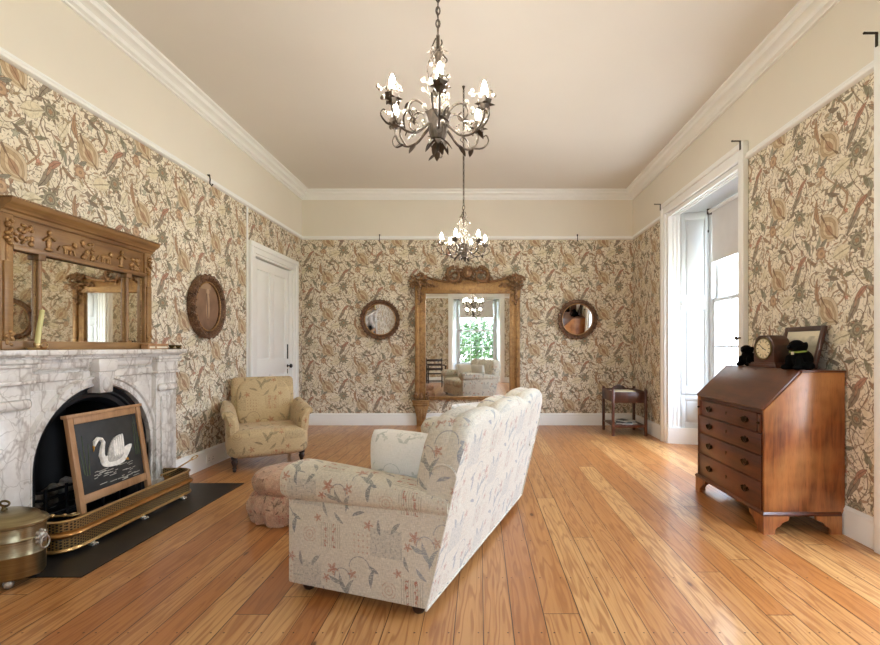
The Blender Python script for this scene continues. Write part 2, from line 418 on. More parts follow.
with Mat('old_print', rough=.35, coat=.3) as m:
    u, v, _ = sep(coord('UV')); n = noise(coord('UV'), 6.0, 4.0)
    c = mix(ramp01(n + v * .5, .2, .8), '#64493A', '#94755C')
    x, y = u - .02, v + .0
    fig = mx(gt(.0 - (x / .035) * (x / .035) - (y / .13) * (y / .13) + 1.0, 0.0), lt((x * x) + (y - .15) * (y - .15), .0008))
    c = mix(fig * ramp01(n, .2, .5) * .9, c, '#B5987C')
    c = mix(lt(absf(x + .012 + y * .1), .012) * lt(absf(y), .13) * .7, c, '#4E3528')
    c = mix(gt(v, .17) * lt(absf(u + .02), .09) * .5, c, '#B79A7C')
    m.inp('base', c)
MAT['old_print'] = m.m
with Mat('landscape_print', rough=.3) as m:
    u, v, _ = sep(coord('UV')); n = noise(coord('UV'), 9.0, 4.0)
    c = mix(ramp01(v + n * .12, .06, .12), '#8C8570', '#E0D6BC')
    c = mix(ramp01(n, .5, .7) * lt(v, .07) * .7, c, '#5E5A44')
    m.inp('base', c)
MAT['landscape_print'] = m.m
with Mat('clock_dial', rough=.35) as m:
    u, v, _ = sep(coord('UV')); r, t = polar(u, v)
    c = mix(ramp01(noise(coord('UV'), 40.0, 2.0), .4, .6), '#D9C9A2', '#E6D9B8')
    tick = gt(sinf(t * 12.0 + 1.5708), .72) * gt(r, .046) * lt(r, .060)
    c = mix(tick * .85, c, '#3A2C1E'); c = mix(lt(absf(r - .063), .0012) * .8, c, '#5A4630'); c = mix(lt(absf(r - .043), .0008) * .6, c, '#8A744E')
    m.inp('base', c)
MAT['clock_dial'] = m.m

# ------------------------------------------------------------------ mesh builder
class MB:
    def __init__(s): s.bm = bmesh.new()
    def _in(s, b, M=None):
        me = bpy.data.meshes.new('tmp')
        if M is not None: b.transform(M)
        b.to_mesh(me); s.bm.from_mesh(me); bpy.data.meshes.remove(me); b.free(); return s
    def box(s, x0, x1, y0, y1, z0, z1, bev=0.0, seg=2, M=None):
        b = bmesh.new(); bmesh.ops.create_cube(b, size=1)
        for v in b.verts: v.co = Vector(((x0 + x1) / 2 + v.co.x * (x1 - x0), (y0 + y1) / 2 + v.co.y * (y1 - y0), (z0 + z1) / 2 + v.co.z * (z1 - z0)))
        if bev: bmesh.ops.bevel(b, geom=b.edges[:], offset=bev, segments=seg, affect='EDGES', profile=.5)
        return s._in(b, M)
    def prism(s, pts, d0, d1, axis='Y', bev=0.0, M=None):
        """outline pts in the two other axes (in x,y,z order), pushed from d0 to d1 along axis"""
        def P(a, b, d): return {'X': (d, a, b), 'Y': (a, d, b), 'Z': (a, b, d)}[axis]
        b = bmesh.new(); A = [b.verts.new(P(p[0], p[1], d0)) for p in pts]; B = [b.verts.new(P(p[0], p[1], d1)) for p in pts]
        n = len(pts); b.faces.new(A[::-1]); b.faces.new(B)
        for i in range(n): b.faces.new((A[i], A[(i + 1) % n], B[(i + 1) % n], B[i]))
        bmesh.ops.recalc_face_normals(b, faces=b.faces[:])
        if bev: bmesh.ops.bevel(b, geom=b.edges[:], offset=bev, segments=2, affect='EDGES', profile=.5)
        return s._in(b, M)
    def lathe(s, prof, n=24, M=None, sx=1.0, sy=1.0, lobes=0, lobe_d=0.0):
        b = bmesh.new(); rows = []
        for r, z in prof:
            if r < 1e-5: rows.append([b.verts.new((0, 0, z))])
            else:
                row = []
                for i in range(n):
                    t = 2 * pi * i / n; k = r * (1 + (lobe_d * cos(lobes * t) if lobes else 0))
                    row.append(b.verts.new((k * cos(t) * sx, k * sin(t) * sy, z)))
                rows.append(row)
        for a, c in zip(rows, rows[1:]):
            if len(a) == 1 and len(c) == 1: continue
            for i in range(n):
                j = (i + 1) % n
                if len(a) == 1: b.faces.new((a[0], c[j], c[i]))
                elif len(c) == 1: b.faces.new((a[i], a[j], c[0]))
                else: b.faces.new((a[i], a[j], c[j], c[i]))
        for row, fl in ((rows[0], 1), (rows[-1], 0)):
            if len(row) > 1:
                try: b.faces.new(row[::-1] if fl else row)
                except ValueError: pass
        bmesh.ops.recalc_face_normals(b, faces=b.faces[:])
        return s._in(b, M)
    def tube(s, pts, rad, n=8, M=None, closed=False, flat=1.0):
        pts = [Vector(p) for p in pts]; k = len(pts)
        rad = rad if isinstance(rad, (list, tuple)) else [rad] * k
        b = bmesh.new(); rings = []; up = None
        for i, p in enumerate(pts):
            if closed: t = pts[(i + 1) % k] - pts[i - 1]
            else: t = pts[min(i + 1, k - 1)] - pts[max(i - 1, 0)]
            if t.length < 1e-9: t = Vector((0, 0, 1))
            t.normalize()
            if up is None:
                up = Vector((0, 0, 1)) if abs(t.z) < .9 else Vector((1, 0, 0))
            side = t.cross(up)
            if side.length < 1e-6: side = t.orthogonal()
            side.normalize(); up = side.cross(t).normalized()
            rings.append([b.verts.new(p + (side * cos(2 * pi * j / n) + up * (sin(2 * pi * j / n) * flat)) * rad[i]) for j in range(n)])
        for i in range(k if closed else k - 1):
            a, c = rings[i], rings[(i + 1) % k]
            for j in range(n): b.faces.new((a[j], a[(j + 1) % n], c[(j + 1) % n], c[j]))
        if not closed: b.faces.new(rings[0][::-1]); b.faces.new(rings[-1])
        bmesh.ops.recalc_face_normals(b, faces=b.faces[:])
        return s._in(b, M)
    def ell(s, c, r, rot=None, u=16, v=10, e=1.0):
        b = bmesh.new(); bmesh.ops.create_uvsphere(b, u_segments=u, v_segments=v, radius=1)
        if e != 1.0:
            for vv in b.verts:
                for i in range(3): vv.co[i] = math.copysign(abs(vv.co[i]) ** e, vv.co[i])
        M = Matrix.Translation(c) @ (rot.to_4x4() if rot else Matrix()) @ Matrix.Diagonal((r[0], r[1], r[2], 1))
        return s._in(b, M)
    def sweep(s, path, prof, closed=False, cap=True):
        """path: (x,y) points; prof: (offset to the path's left, z) closed outline"""
        b = bmesh.new(); n = len(path); P = [Vector((p[0], p[1])) for p in path]; rings = []
        for i in range(n):
            d1 = (P[i] - P[i - 1]) if (closed or i > 0) else (P[1] - P[0])
            d2 = (P[(i + 1) % n] - P[i]) if (closed or i < n - 1) else d1
            d1 = d1.normalized(); d2 = d2.normalized()
            n1 = Vector((-d1.y, d1.x)); n2 = Vector((-d2.y, d2.x)); mm = (n1 + n2); mm = mm / max(mm.length_squared / 2, .05)
            rings.append([b.verts.new((P[i].x + mm.x * o, P[i].y + mm.y * o, z)) for o, z in prof])
        k = len(prof)
        for i in range(n if closed else n - 1):
            a, c = rings[i], rings[(i + 1) % n]
            for j in range(k): b.faces.new((a[j], a[(j + 1) % k], c[(j + 1) % k], c[j]))
        if not closed and cap: b.faces.new(rings[0][::-1]); b.faces.new(rings[-1])
        bmesh.ops.recalc_face_normals(b, faces=b.faces[:])
        return s._in(b)
    def grid(s, fn, nu, nv, cu=False, cv=False, capu=False):
        b = bmesh.new(); V = [[b.verts.new(fn(i, j)) for j in range(nv)] for i in range(nu)]
        for i in range(nu if cu else nu - 1):
            for j in range(nv if cv else nv - 1):
                b.faces.new((V[i][j], V[(i + 1) % nu][j], V[(i + 1) % nu][(j + 1) % nv], V[i][(j + 1) % nv]))
        if capu and cv: b.faces.new(V[0][::-1]); b.faces.new(V[-1])
        bmesh.ops.recalc_face_normals(b, faces=b.faces[:])
        return s._in(b)
    def scroll(s, c, r0, r1, turns, rad, a0=0.0, plane='XZ', mirror=1, n=40, flat=1.0):
        pts, rr = [], []
        for i in range(n):
            t = i / (n - 1); r = r0 + (r1 - r0) * t; a = a0 + turns * 2 * pi * t * mirror
            x, z = c[0] + r * cos(a), c[2] + r * sin(a)
            pts.append((x, c[1], z) if plane == 'XZ' else (c[0], c[1] + r * cos(a), z)); rr.append(rad * (1 - .45 * t))
        return s.tube(pts, rr, 8)
    def build(s, name, mat, parent=None, smooth=True, uv=True, angle=40):
        me = bpy.data.meshes.new(name); s.bm.to_mesh(me); s.bm.free()
        o = bpy.data.objects.new(name, me); COL.objects.link(o)
        for mm in (mat if isinstance(mat, (list, tuple)) else [mat]): me.materials.append(MAT[mm] if isinstance(mm, str) else mm)
        if uv: box_uv(me)
        if smooth:
            me.polygons.foreach_set('use_smooth', [True] * len(me.polygons))
            try: me.set_sharp_from_angle(angle=R(angle))
            except Exception: pass
        if parent is not None: o.parent = parent
        return o
def box_uv(me):
    L = me.uv_layers.new(name='UVMap'); vs = me.vertices; ls = me.loops
    for p in me.polygons:
        n = p.normal; ax = max(range(3), key=lambda i: abs(n[i]))
        for li in p.loop_indices:
            c = vs[ls[li].vertex_index].co
            L.data[li].uv = (c.x, c.z) if ax == 1 else ((c.y, c.z) if ax == 0 else (c.x, c.y))
def plane_uv(o, fn):
    me = o.data; L = me.uv_layers[0]
    for l in me.loops: L.data[l.index].uv = fn(me.vertices[l.vertex_index].co)
def thing(name, label, cat, loc=(0, 0, 0), rz=0.0, group=None, kind=None):
    o = bpy.data.objects.new(name, None); COL.objects.link(o); o.location = loc; o.rotation_euler = (0, 0, rz)
    o.empty_display_size = .1
    return tag(o, label, cat, group, kind)
def tag(o, label=None, cat=None, group=None, kind=None):
    if label: o['label'] = label
    if cat: o['category'] = cat
    if group: o['group'] = group
    if kind: o['kind'] = kind
    return o
def struct(o): o['kind'] = 'structure'; return o
def copy_tree(o, parent=None):
    c = o.copy(); COL.objects.link(c)
    if parent is not None: c.parent = parent
    for ch in [x for x in o.children]: copy_tree(ch, c)
    return c
def subsurf(o, lv=2):
    m_ = o.modifiers.new('s', 'SUBSURF'); m_.levels = lv; m_.render_levels = lv; return o
def rotm(x=0, y=0, z=0): return (Matrix.Rotation(R(z), 3, 'Z') @ Matrix.Rotation(R(y), 3, 'Y') @ Matrix.Rotation(R(x), 3, 'X'))
def T(x, y, z, rx=0, ry=0, rz=0): return Matrix.Translation((x, y, z)) @ rotm(rx, ry, rz).to_4x4()

# =================================================================== THE SETTING
WIN = [('right', 5.07), ('right', 1.80)]           # window centres along the window wall
REARX = -.124                                          # window in the wall behind the camera
HO, ZSOF, WT = .84, 2.88, .5
def planar(name, boxes, mats, split):
    m_ = MB()
    for b_ in boxes: m_.box(*b_)
    o = m_.build(name, mats, smooth=False)
    return o
MB().box(XL - .4, XR + .55, YR - .55, YB + .15, -.12, 0).build('floor', 'pine_boards', smooth=False)['kind'] = 'structure'
MB().box(XL - .15, XR + .5, YR - .5, YB + .15, ZC, ZC + .15).build('ceiling', 'paint_ceiling', smooth=False)['kind'] = 'structure'
def wall(name, boxes, uvsign, axis):
    """papered up to the picture rail, cream paint above: two materials on one wall"""
    m_ = MB()
    for (a0, a1, z0, z1) in boxes:
        for lo, hi in ((z0, min(z1, RAIL)), (max(z0, RAIL), z1)):
            if hi - lo < 1e-4: continue
            if axis == 'L': m_.box(XL - .15, XL, a0, a1, lo, hi)
            if axis == 'R': m_.box(XR, XR + WT, a0, a1, lo, hi)
            if axis == 'B': m_.box(a0, a1, YB, YB + .15, lo, hi)
            if axis == 'F': m_.box(a0, a1, YR - WT, YR, lo, hi)
    o = m_.build(name, ['wallpaper', 'paint_cream'], smooth=False)
    for p in o.data.polygons: p.material_index = 1 if p.center.z > RAIL else 0
    L = o.data.uv_layers[0]
    for l in o.data.loops:
        c = o.data.vertices[l.vertex_index].co
        a = c.y if axis in 'LR' else c.x
        du = {'L': -3.271, 'R': 3.19, 'B': 2.354, 'F': 0}[axis]; dv = {'L': -2.564, 'R': -2.01, 'B': -2.274, 'F': -2.2}[axis]
        L.data[l.index].uv = ((a * uvsign + du), c.z + dv)
    return struct(o)
wall('wall_left', [(YR - .5, 2.80, 0, ZC), (2.80, 3.74, .92, ZC), (3.74, 5.677, 0, ZC), (5.677, 6.86, 2.335, ZC), (6.86, YB + .15, 0, ZC)], 1, 'L')
wall('wall_back', [(XL - .15, XR + .5, 0, ZC)], 1, 'B')
def around(c, a0, a1): return [(a0, c - HO, 0, ZC), (c - HO, c + HO, ZSOF, ZC), (c + HO, a1, 0, ZC)]
wall('wall_right', around(WIN[1][1], YR - .5, 3.4) + around(WIN[0][1], 3.4, YB + .15), -1, 'R')
wall('wall_rear', around(REARX, XL - .15, XR + .5), -1, 'F')
# room seen from above, walked so that the inside lies to the left
ROOM = [(XL, YR), (XR, YR), (XR, YB), (XL, YB)]
cz = 3.462
corn = [(0, cz), (.022, cz), (.026, cz + .012), (.05, cz + .022), (.055, cz + .034), (.06, cz + .048), (.085, cz + .062), (.105, cz + .070), (.108, cz + .085),
        (.118, cz + .100), (.15, cz + .108), (.155, cz + .122), (.155, ZC), (0, ZC)]
struct(MB().sweep(ROOM, corn, closed=True).build('trim_1', 'paint_white'))
pr = [(0, RAIL), (.012, RAIL), (.028, RAIL + .012), (.03, RAIL + .03), (.018, RAIL + .045), (.02, RAIL + .056), (0, RAIL + .062)]
W0, W1 = WIN[1][1], WIN[0][1]; OT = .945
for i, seg in enumerate(([(XR, W0 + OT), (XR, W1 - OT)], [(XR, W1 + OT), (XR, YB), (XL, YB), (XL, YR), (REARX - OT, YR)], [(REARX + OT, YR), (XR, YR), (XR, W0 - OT)])):
    struct(MB().sweep(seg, pr).build('trim_%d' % (i + 2), 'paint_white'))
bb = [(0, 0), (.026, 0), (.026, .135), (.02, .15), (.022, .162), (.012, .178), (0, .182)]
for nm, seg in (('baseboard_left', [(XL, 5.535), (XL, 4.06)]), ('baseboard_left_end', [(XL, YB), (XL, 6.992)]), ('baseboard_left_near', [(XL, 2.47), (XL, YR)]),
                ('baseboard_back', [(XR, YB), (XL, YB)]), ('baseboard_right', [(XR, W0 + OT), (XR, W1 - OT)]), ('baseboard_right_end', [(XR, W1 + OT), (XR, YB)]),
                ('baseboard_rear', [(XL, YR), (REARX - OT, YR)]), ('baseboard_rear_end', [(REARX + OT, YR), (XR, YR), (XR, W0 - OT)])):
    struct(MB().sweep(seg, bb).build(nm, 'paint_white'))
# slim white beading strip down the papered wall beside the door
struct(MB().box(XL, XL + .016, 5.50, 5.526, .18, RAIL, .004).build('trim_5', 'paint_white'))

def make_window(name, loc, rz):
    """local x along the wall, y outwards through the wall, z up; the room's wall plane is y = 0"""
    w = bpy.data.objects.new(name, None); COL.objects.link(w); w.location = loc; w.rotation_euler = (0, 0, rz); w['kind'] = 'structure'
    HI = .69; ZS = .62
    # flat outer architrave and its head
    for s in (-1, 1):
        a, b = sorted((s * HO, s * OT))
        MB().box(a, b, -.035, -.001, 0, 2.90, .006).box(a - .008 if s < 0 else a + .055, b - .055 if s < 0 else b + .008, -.05, -.001, 0, 2.965, .006).build('architrave', 'paint_white', w)
    MB().box(-OT + .02, OT - .02, -.033, -.001, ZSOF - .006, 3.0, .006).box(-OT - .006, OT + .006, -.052, 0, 2.96, 3.012, .006).build('architrave_head', 'paint_white', w)
    # splayed reveals: fluted architrave strip, plinth block, folded shutter and dado panel
    def rev(s, t): return (s * (HO + (HI - HO) * t / .5), t)
    for s in (-1, 1):
        m_ = MB(); x0, y0 = rev(s, 0); x1, y1 = rev(s, .5)
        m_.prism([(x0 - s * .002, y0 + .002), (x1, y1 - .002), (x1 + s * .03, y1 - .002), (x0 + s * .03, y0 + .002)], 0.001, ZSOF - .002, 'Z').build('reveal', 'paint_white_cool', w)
        m_ = MB()
        ang = atan2(y1 - y0, x1 - x0)
        for (t0, t1, d) in ((.0, .026, .040), (.030, .052, .026), (.058, .074, .032), (.080, .098, .020), (.104, .118, .026), (.122, .142, .016)):
            a, b = rev(s, t0), rev(s, t1)
            m_.prism([a, b, (b[0] - s * d, b[1]), (a[0] - s * d, a[1])], .2, ZSOF, 'Z')
        m_.build('fluted_moulding', 'paint_white', w)
        a, b = rev(s, -.012), rev(s, .5)
        MB().prism([(a[0], a[1]), (b[0], b[1]), (b[0] - s * .05, b[1]), (a[0] - s * .055, a[1])], 0, .195, 'Z').build('plinth_block', 'paint_white', w)
        # panels: a frame with sunk fields
        def panel(nm, t0, t1, z0, z1, fields, d=.022, knob=False):
            a, b = rev(s, t0), rev(s, t1); L = sqrt((b[0] - a[0]) ** 2 + (b[1] - a[1]) ** 2)
            M = Matrix.Translation((a[0], a[1], 0)) @ Matrix.Rotation(atan2(b[1] - a[1], b[0] - a[0]), 4, 'Z')
            off = 1 if s < 0 else -1
            # local: x along the panel, y into the opening is -off
            sg = -1 if s < 0 else 1
            def bx(mm, xa, xb, za, zb, ya, yb, bev=.003):
                lo, hi = sorted((sg * ya, sg * yb)); mm.box(xa, xb, lo, hi, za, zb, bev, 2, M)
            mm = MB(); zz = z0
            bx(mm, 0, L, z0, z1, 0, d * .35, 0)
            bx(mm, 0, .045, z0, z1, 0, d); bx(mm, L - .045, L, z0, z1, 0, d)
            cuts = [z0] + [q for f_ in fields for q in f_] + [z1]
            for i in range(0, len(cuts), 2): bx(mm, .045, L - .045, cuts[i], cuts[i + 1], 0, d)
            for (fa, fb) in fields: bx(mm, .068, L - .068, fa + .023, fb - .023, 0, d * .8, .006)
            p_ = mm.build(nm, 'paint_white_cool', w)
            if knob:
                MB().ell(M @ Vector((.022, sg * .035, 1.74)), (.014, .014, .014)).build('knob', 'paint_white', p_)
        panel('shutter', .150, .455, .62, ZSOF - .02, [(.70, 1.66), (1.82, ZSOF - .1)], knob=True)
        panel('dado_panel', .150, .5, .195, .60, [(.26, .545)])
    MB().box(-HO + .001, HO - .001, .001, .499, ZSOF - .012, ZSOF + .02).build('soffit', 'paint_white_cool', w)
    hm = MB()
    for (t0, t1, d) in ((.0, .026, .040), (.030, .052, .026), (.058, .074, .032), (.080, .098, .020), (.104, .118, .026), (.122, .142, .016)): hm.box(-HO + .015, HO - .015, t0 + .001, t1, ZSOF - .012 - d, ZSOF - .011)
    hm.build('head_moulding', 'paint_white', w)
    mm = MB(); mm.prism([(-HI, .40), (HI, .40), (HI, .5), (-HI, .5)], 0, ZS, 'Z')
    mm.box(-HI + .1, -.05, .385, .41, .26, .56, .006).box(.05, HI - .1, .385, .41, .26, .56, .006).build('apron_panel', 'paint_white', w)
    MB().box(-HI, HI, .36, .52, ZS - .03, ZS, .006).build('sill', 'paint_white', w)
    fr = MB()
    for s in (-1, 1):
        a, b = sorted((s * HI, s * (HI - .07))); fr.box(a, b, .45, .58, ZS, ZSOF, .003); a, b = sorted((s * HI, s * (HI + .06))); fr.box(a, b, .46, .62, 0, 3.0)
    fr.box(-HI, HI, .45, .58, ZSOF - .05, ZSOF, .003).box(-HI, HI, .5, .6, 0, ZS)
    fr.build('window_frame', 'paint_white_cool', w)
    def sash(nm, z0, z1, y, rows):
        mm = MB(); b0, b1 = -HI + .07, HI - .07
        mm.box(b0, b0 + .05, y, y + .04, z0, z1, .003).box(b1 - .05, b1, y, y + .04, z0, z1, .003)
        mm.box(b0, b1, y, y + .04, z0, z0 + .05, .003).box(b0, b1, y, y + .04, z1 - .045, z1, .003)
        for r_ in rows: mm.box(b0, b1, y + .005, y + .035, r_ - .011, r_ + .011, .003)
        for xx in (-.2, .2): mm.box(xx - .011, xx + .011, y + .005, y + .035, z0, z1, .003)
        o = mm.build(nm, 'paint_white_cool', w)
        MB().box(b0 + .03, b1 - .03, y + .018, y + .022, z0 + .03, z1 - .03).build('pane', 'window_glass', o, smooth=False)
    sash('lower_sash', ZS + .0, 1.785, .46, [1.205]); sash('upper_sash', 1.745, ZSOF - .05, .505, [2.30])
    return w
make_window('window_1', (XR, W1, 0), -pi / 2)
make_window('window_2', (XR, W0, 0), -pi / 2)
make_window('window_3', (REARX, YR, 0), pi)
def make_blind(loc, rz, label):
    b = thing('roller_blind', label, 'blind', loc, rz, 'roller blinds half drawn in the windows')
    MB().tube([(-.6, 0, 0), (.6, 0, 0)], .022, 16).build('roller', 'paint_white', b)
    MB().box(-.58, .58, .018, .021, -.60, .0).box(-.58, .58, .012, .027, -.62, -.595, .004).build('blind_fabric', 'blind_fabric', b)
    for s in (-1, 1): MB().box(s * .605 - .006, s * .605 + .006, -.03, .03, -.035, .035, .004).build('bracket', 'bracket_metal', b)
    MB().tube([(-.59, -.02, 0), (-.59, -.02, -.22)], .0025, 6).ell((-.59, -.02, -.24), (.008, .008, .018)).build('pull', 'bracket_metal', b)
make_blind((XR + .415, W1, 2.835), -pi / 2, 'grey roller blind in the window beside the wooden bureau')
make_blind((XR + .415, W0, 2.835), -pi / 2, 'grey roller blind in the window on the near side of the wooden bureau')
make_blind((REARX, YR - .415, 2.835), pi, 'grey roller blind over the window reflected in the tall gilt mirror')

# door in the far part of the left wall
d = bpy.data.objects.new('door_1', None); COL.objects.link(d); d.location = (XL, 6.268, 0); d['kind'] = 'structure'
dm = MB()
for s in (-1, 1):
    a, b = sorted((s * .592, s * .722)); dm.box(0, .03, a, b, 0, 2.334, .005); a, b = sorted((s * .66, s * .724)); dm.box(0, .045, a, b, 0, 2.40, .008)
    a, b = sorted((s * .592, s * .562)); dm.box(-.149, .008, a, b, 0, 2.31, .003)
dm.box(0, .029, -.72, .72, 2.335, 2.46, .005).box(0, .046, -.724, .724, 2.40, 2.466, .008).box(-.149, .008, -.591, .591, 2.31, 2.336, .003)
dm.build('architrave', 'paint_white', d)
dl = MB(); h = .555
dl.box(-.07, -.05, -h, h, .01, 2.295)
for (a, b, z0, z1) in [(-h, -h + .12, .01, 2.295), (h - .12, h, .01, 2.295), (-h + .12, h - .12, 2.17, 2.295), (-h + .12, h - .12, .84, 1.04), (-h + .12, h - .12, .01, .2), (-.06, .06, 1.04, 2.17), (-.06, .06, .2, .84)]:
    dl.box(-.07, -.03, a, b, z0, z1, .003)
for s in (-1, 1):
    for (z0, z1) in ((.2, .84), (1.04, 2.17)):
        a, b = sorted((s * .085, s * (h - .145))); dl.box(-.06, -.04, a, b, z0 + .03, z1 - .03, .006)
leaf = dl.build('door_leaf', 'paint_white', d)
hz = .93
MB().lathe([(0, 0), (.022, .0), (.022, .006), (.009, .01), (.009, .03), (.026, .04), (.03, .055), (.022, .068), (0, .072)], 16, T(-.03, h - .07, hz, 0, 90, 0)).build('door_knob', 'black_iron', leaf)
MB().box(-.032, -.022, h - .085, h - .055, 1.03, 1.24, .004).build('finger_plate', 'black_iron', leaf)
MB().box(-.032, -.024, h - .08, h - .06, .82, .89, .004).build('key_plate', 'black_iron', leaf)
MB().box(-.09, -.075, -.56, .56, 0, 2.31).build('door_backing', 'paint_white', d, smooth=False)

# =================================================================== FIREPLACE
FC = 3.262
fp = thing('fireplace', 'white veined marble fireplace with round arched black opening and long mantel shelf', 'fireplace', (XL, FC, 0))
# front plane x=.09, pilasters x=.13, shelf x=.19   (local: x out of the wall, y along it)
def arch_pts(r, zc, n=32, a0=0, a1=pi): return [(r * cos(a0 + (a1 - a0) * i / n), zc + r * sin(a0 + (a1 - a0) * i / n)) for i in range(n + 1)]
ZA, RA = .440, .497
def arched_plate(x0, x1, yh, ztop, r):
    a = arch_pts(r, ZA, 32)
    m_ = MB()
    pts = [(yh, 0), (yh, ztop), (0, ztop)] + [(p[0], p[1]) for p in a if p[0] >= -1e-6][::-1] + [(r, 0)]
    for s in (1, -1):
        q = [(p[0] * s, p[1]) for p in pts]; m_.prism(q if s > 0 else q[::-1], x0, x1, 'X')
    return m_
arched_plate(0, .088, .56, 1.10, RA).build('spandrel', 'marble', fp)
# architrave mouldings of the arch
am = MB()
path = [(RA, 0)] + arch_pts(RA, ZA, 40) + [(-RA, 0)]
def arch_sweep(mb, prof):
    def fn(i, j):
        o_, x_ = prof[j]
        if i == 0: return (x_, RA + o_, 0)
        if i == len(path) - 1: return (x_, -RA - o_, 0)
        a = pi * (i - 1) / 40; return (x_, (RA + o_) * cos(a), ZA + (RA + o_) * sin(a))
    mb.grid(fn, len(path), len(prof), False, True, True)
arch_sweep(am, [(0, .05), (0, .105), (.012, .108), (.02, .098), (.045, .098), (.05, .115), (.066, .118), (.075, .10), (.08, .08)])
am.build('arch_moulding', 'marble', fp)
for s in (1, -1):
    m_ = MB(); a, b = sorted((s * .53, s * .78))
    m_.box(0, .125, a, b, 0, 1.0, .004); m_.box(0, .14, a - .006, b + .006, 0, .13, .006)
    m_.box(.125, .137, a + .05, b - .05, .2, .80, .006)                       # raised field
    m_.box(.12, .150, a + .01, b - .01, .84, .90, .022, 4)                    # rounded swag block
    m_.build('pilaster', 'marble', fp)
    c_ = MB(); c_.box(0, .15, a - .012, b + .012, .985, 1.005, .006); c_.box(0, .142, a, b, 1.0, 1.085, .012, 3); c_.box(0, .16, a - .018, b + .018, 1.08, 1.10, .006); c_.box(0, .168, a - .024, b + .024, 1.10, 1.13, .01, 3)
    c_.build('capital', 'marble', fp)
    f_ = MB(); a, b = sorted((s * .085, s * .52))
    f_.box(.08, .112, a, b, 1.055, 1.12, .028, 5); f_.box(.08, .106, a, b, .985, 1.04, .01, 3)
    f_.build('frieze_panel', 'marble', fp)
    sp = MB(); tri = [(s * .50, .94), (s * .50, .68), (s * .44, .78), (s * .36, .86), (s * .26, .93)]
    sp.prism(tri if s > 0 else tri[::-1], .085, .096, 'X', .004); sp.build('spandrel_panel', 'marble', fp)
k_ = MB(); k_.prism([(-.075, 1.12), (.075, 1.12), (.055, .885), (-.055, .885)], .05, .15, 'X', .008)
k_.prism([(-.085, 1.12), (.085, 1.12), (.08, 1.03), (-.08, 1.03)], .05, .165, 'X', .012); k_.ell((.15, 0, .94), (.02, .04, .05)); k_.build('keystone', 'marble', fp)
MB().box(0, .115, -.78, .78, 1.10, 1.125, .004).box(0, .15, -.79, .79, 1.122, 1.145, .006).box(0, .168, -.80, .80, 1.138, 1.155, .006).build('bed_moulding', 'marble', fp)
MB().box(0, .195, -.825, .825, 1.149, 1.183, .006).build('mantel_shelf', 'marble', fp)
# cast iron arched insert
im = MB()
path = [(RA, 0)] + arch_pts(RA, ZA, 40) + [(-RA, 0)]
arch_sweep(im, [(.0, .02), (.0, .07), (-.012, .078), (-.03, .06), (-.045, .06), (-.055, .045), (-.085, .04), (-.095, .02), (-.11, .0), (-.11, -.03), (.0, -.03)])
ins = im.build('iron_arch', 'black_iron', fp)
fb = MB()
fb.prism([(-.47, 0), (.47, 0), (.47, .92), (-.47, .92)], -.42, -.40, 'X')
for s in (-1, 1): fb.prism([(-.40, s * .30), (.0, s * .46), (.0, s * .48), (-.42, s * .48)], 0, .92, 'Z')
fb.box(-.42, 0, -.47, .47, .905, .92); fb.box(-.42, .0, -.47, .47, 0, .004)
fb.build('firebox', 'black_matte', fp, smooth=False)
gm = MB()
for z in (.13, .18, .23, .28): gm.tube([(-.12, -.36, z), (-.02, -.30, z), (.01, 0, z), (-.02, .30, z), (-.12, .36, z)], .009, 8)
for y in (-.3, -.15, 0, .15, .3): gm.tube([(-.0, y, 0), (-.0, y, .30)], .009, 8)
gm.box(-.3, -.01, -.33, .33, .10, .115)
g_ = gm.build('fire_grate', 'black_iron', fp)
am_ = MB()
for i in range(9): am_.ell((-.12 + random.uniform(-.05, .05), random.uniform(-.28, .2), .14 + random.uniform(0, .12)), (random.uniform(.03, .06), random.uniform(.03, .07), random.uniform(.02, .045)), rotm(random.uniform(0, 90), 0, random.uniform(0, 90)), 8, 6)
am_.build('spent_fuel', 'ash_grey', fp)
for s in (-1, 1): MB().prism([(s * .37, .12), (s * .385, .12), (s * .335, .70), (s * .32, .70)] if s > 0 else [(s * .37, .12), (s * .32, .70), (s * .335, .70), (s * .385, .12)], -.16, -.01, 'X').build('iron_cheek', 'black_iron', fp)
he = struct(MB().box(XL + .0, -2.075, 2.445, 4.13, 0, .005).build('hearth', 'slate', smooth=False)); tag(he, 'black slate hearth slab set in the boards before the fireplace', None)
MB().box(XL + .027, XL + .075, 4.062, 4.12, .005, .10, .004).build('hearth_block', 'black_matte', None, smooth=False)
tag(bpy.data.objects['hearth_block'], 'small black block on the hearth beside the marble pilaster foot', 'hearth block')

# =================================================================== FENDER, SCREEN, LOG BOX
fe = thing('fender', 'long brass fireplace fender with pierced sides and copper coloured rail', 'fender', (XL, 3.27, 0))
FX = .385; y0, y1 = -.60, .60
def fpath(e=0.0):
    p = [(.13, y0)]
    for i in range(7):
        a = -pi / 2 + pi / 2 * i / 6; p.append((FX - .10 + .10 * cos(a), y0 + .10 + .10 * sin(a)))
    for i in range(7):
        a = pi / 2 * i / 6; p.append((FX - .10 + .10 * cos(a), y1 - .10 + .10 * sin(a)))
    p.append((.13, y1)); return p
PTH = fpath()
MB().sweep(PTH, [(-.012, .022), (-.020, .03), (-.012, .042), (.006, .042), (.006, .022)]).build('bottom_moulding', 'brass_polished', fe)
lp = MB().sweep(PTH, [(-.006, .042), (-.006, .10), (.002, .10), (.002, .042)]).build('lower_panel', 'fender_pierced', fe)
up = MB().sweep(PTH, [(-.004, .138), (-.004, .195), (.004, .195), (.004, .138)]).build('upper_panel', 'fender_pierced', fe)
def roll(z0, z1, out): return [(.004, z0)] + [(-.004 - out * sin(pi * i / 8), z0 + (z1 - z0) * i / 8) for i in range(9)] + [(.004, z1)]
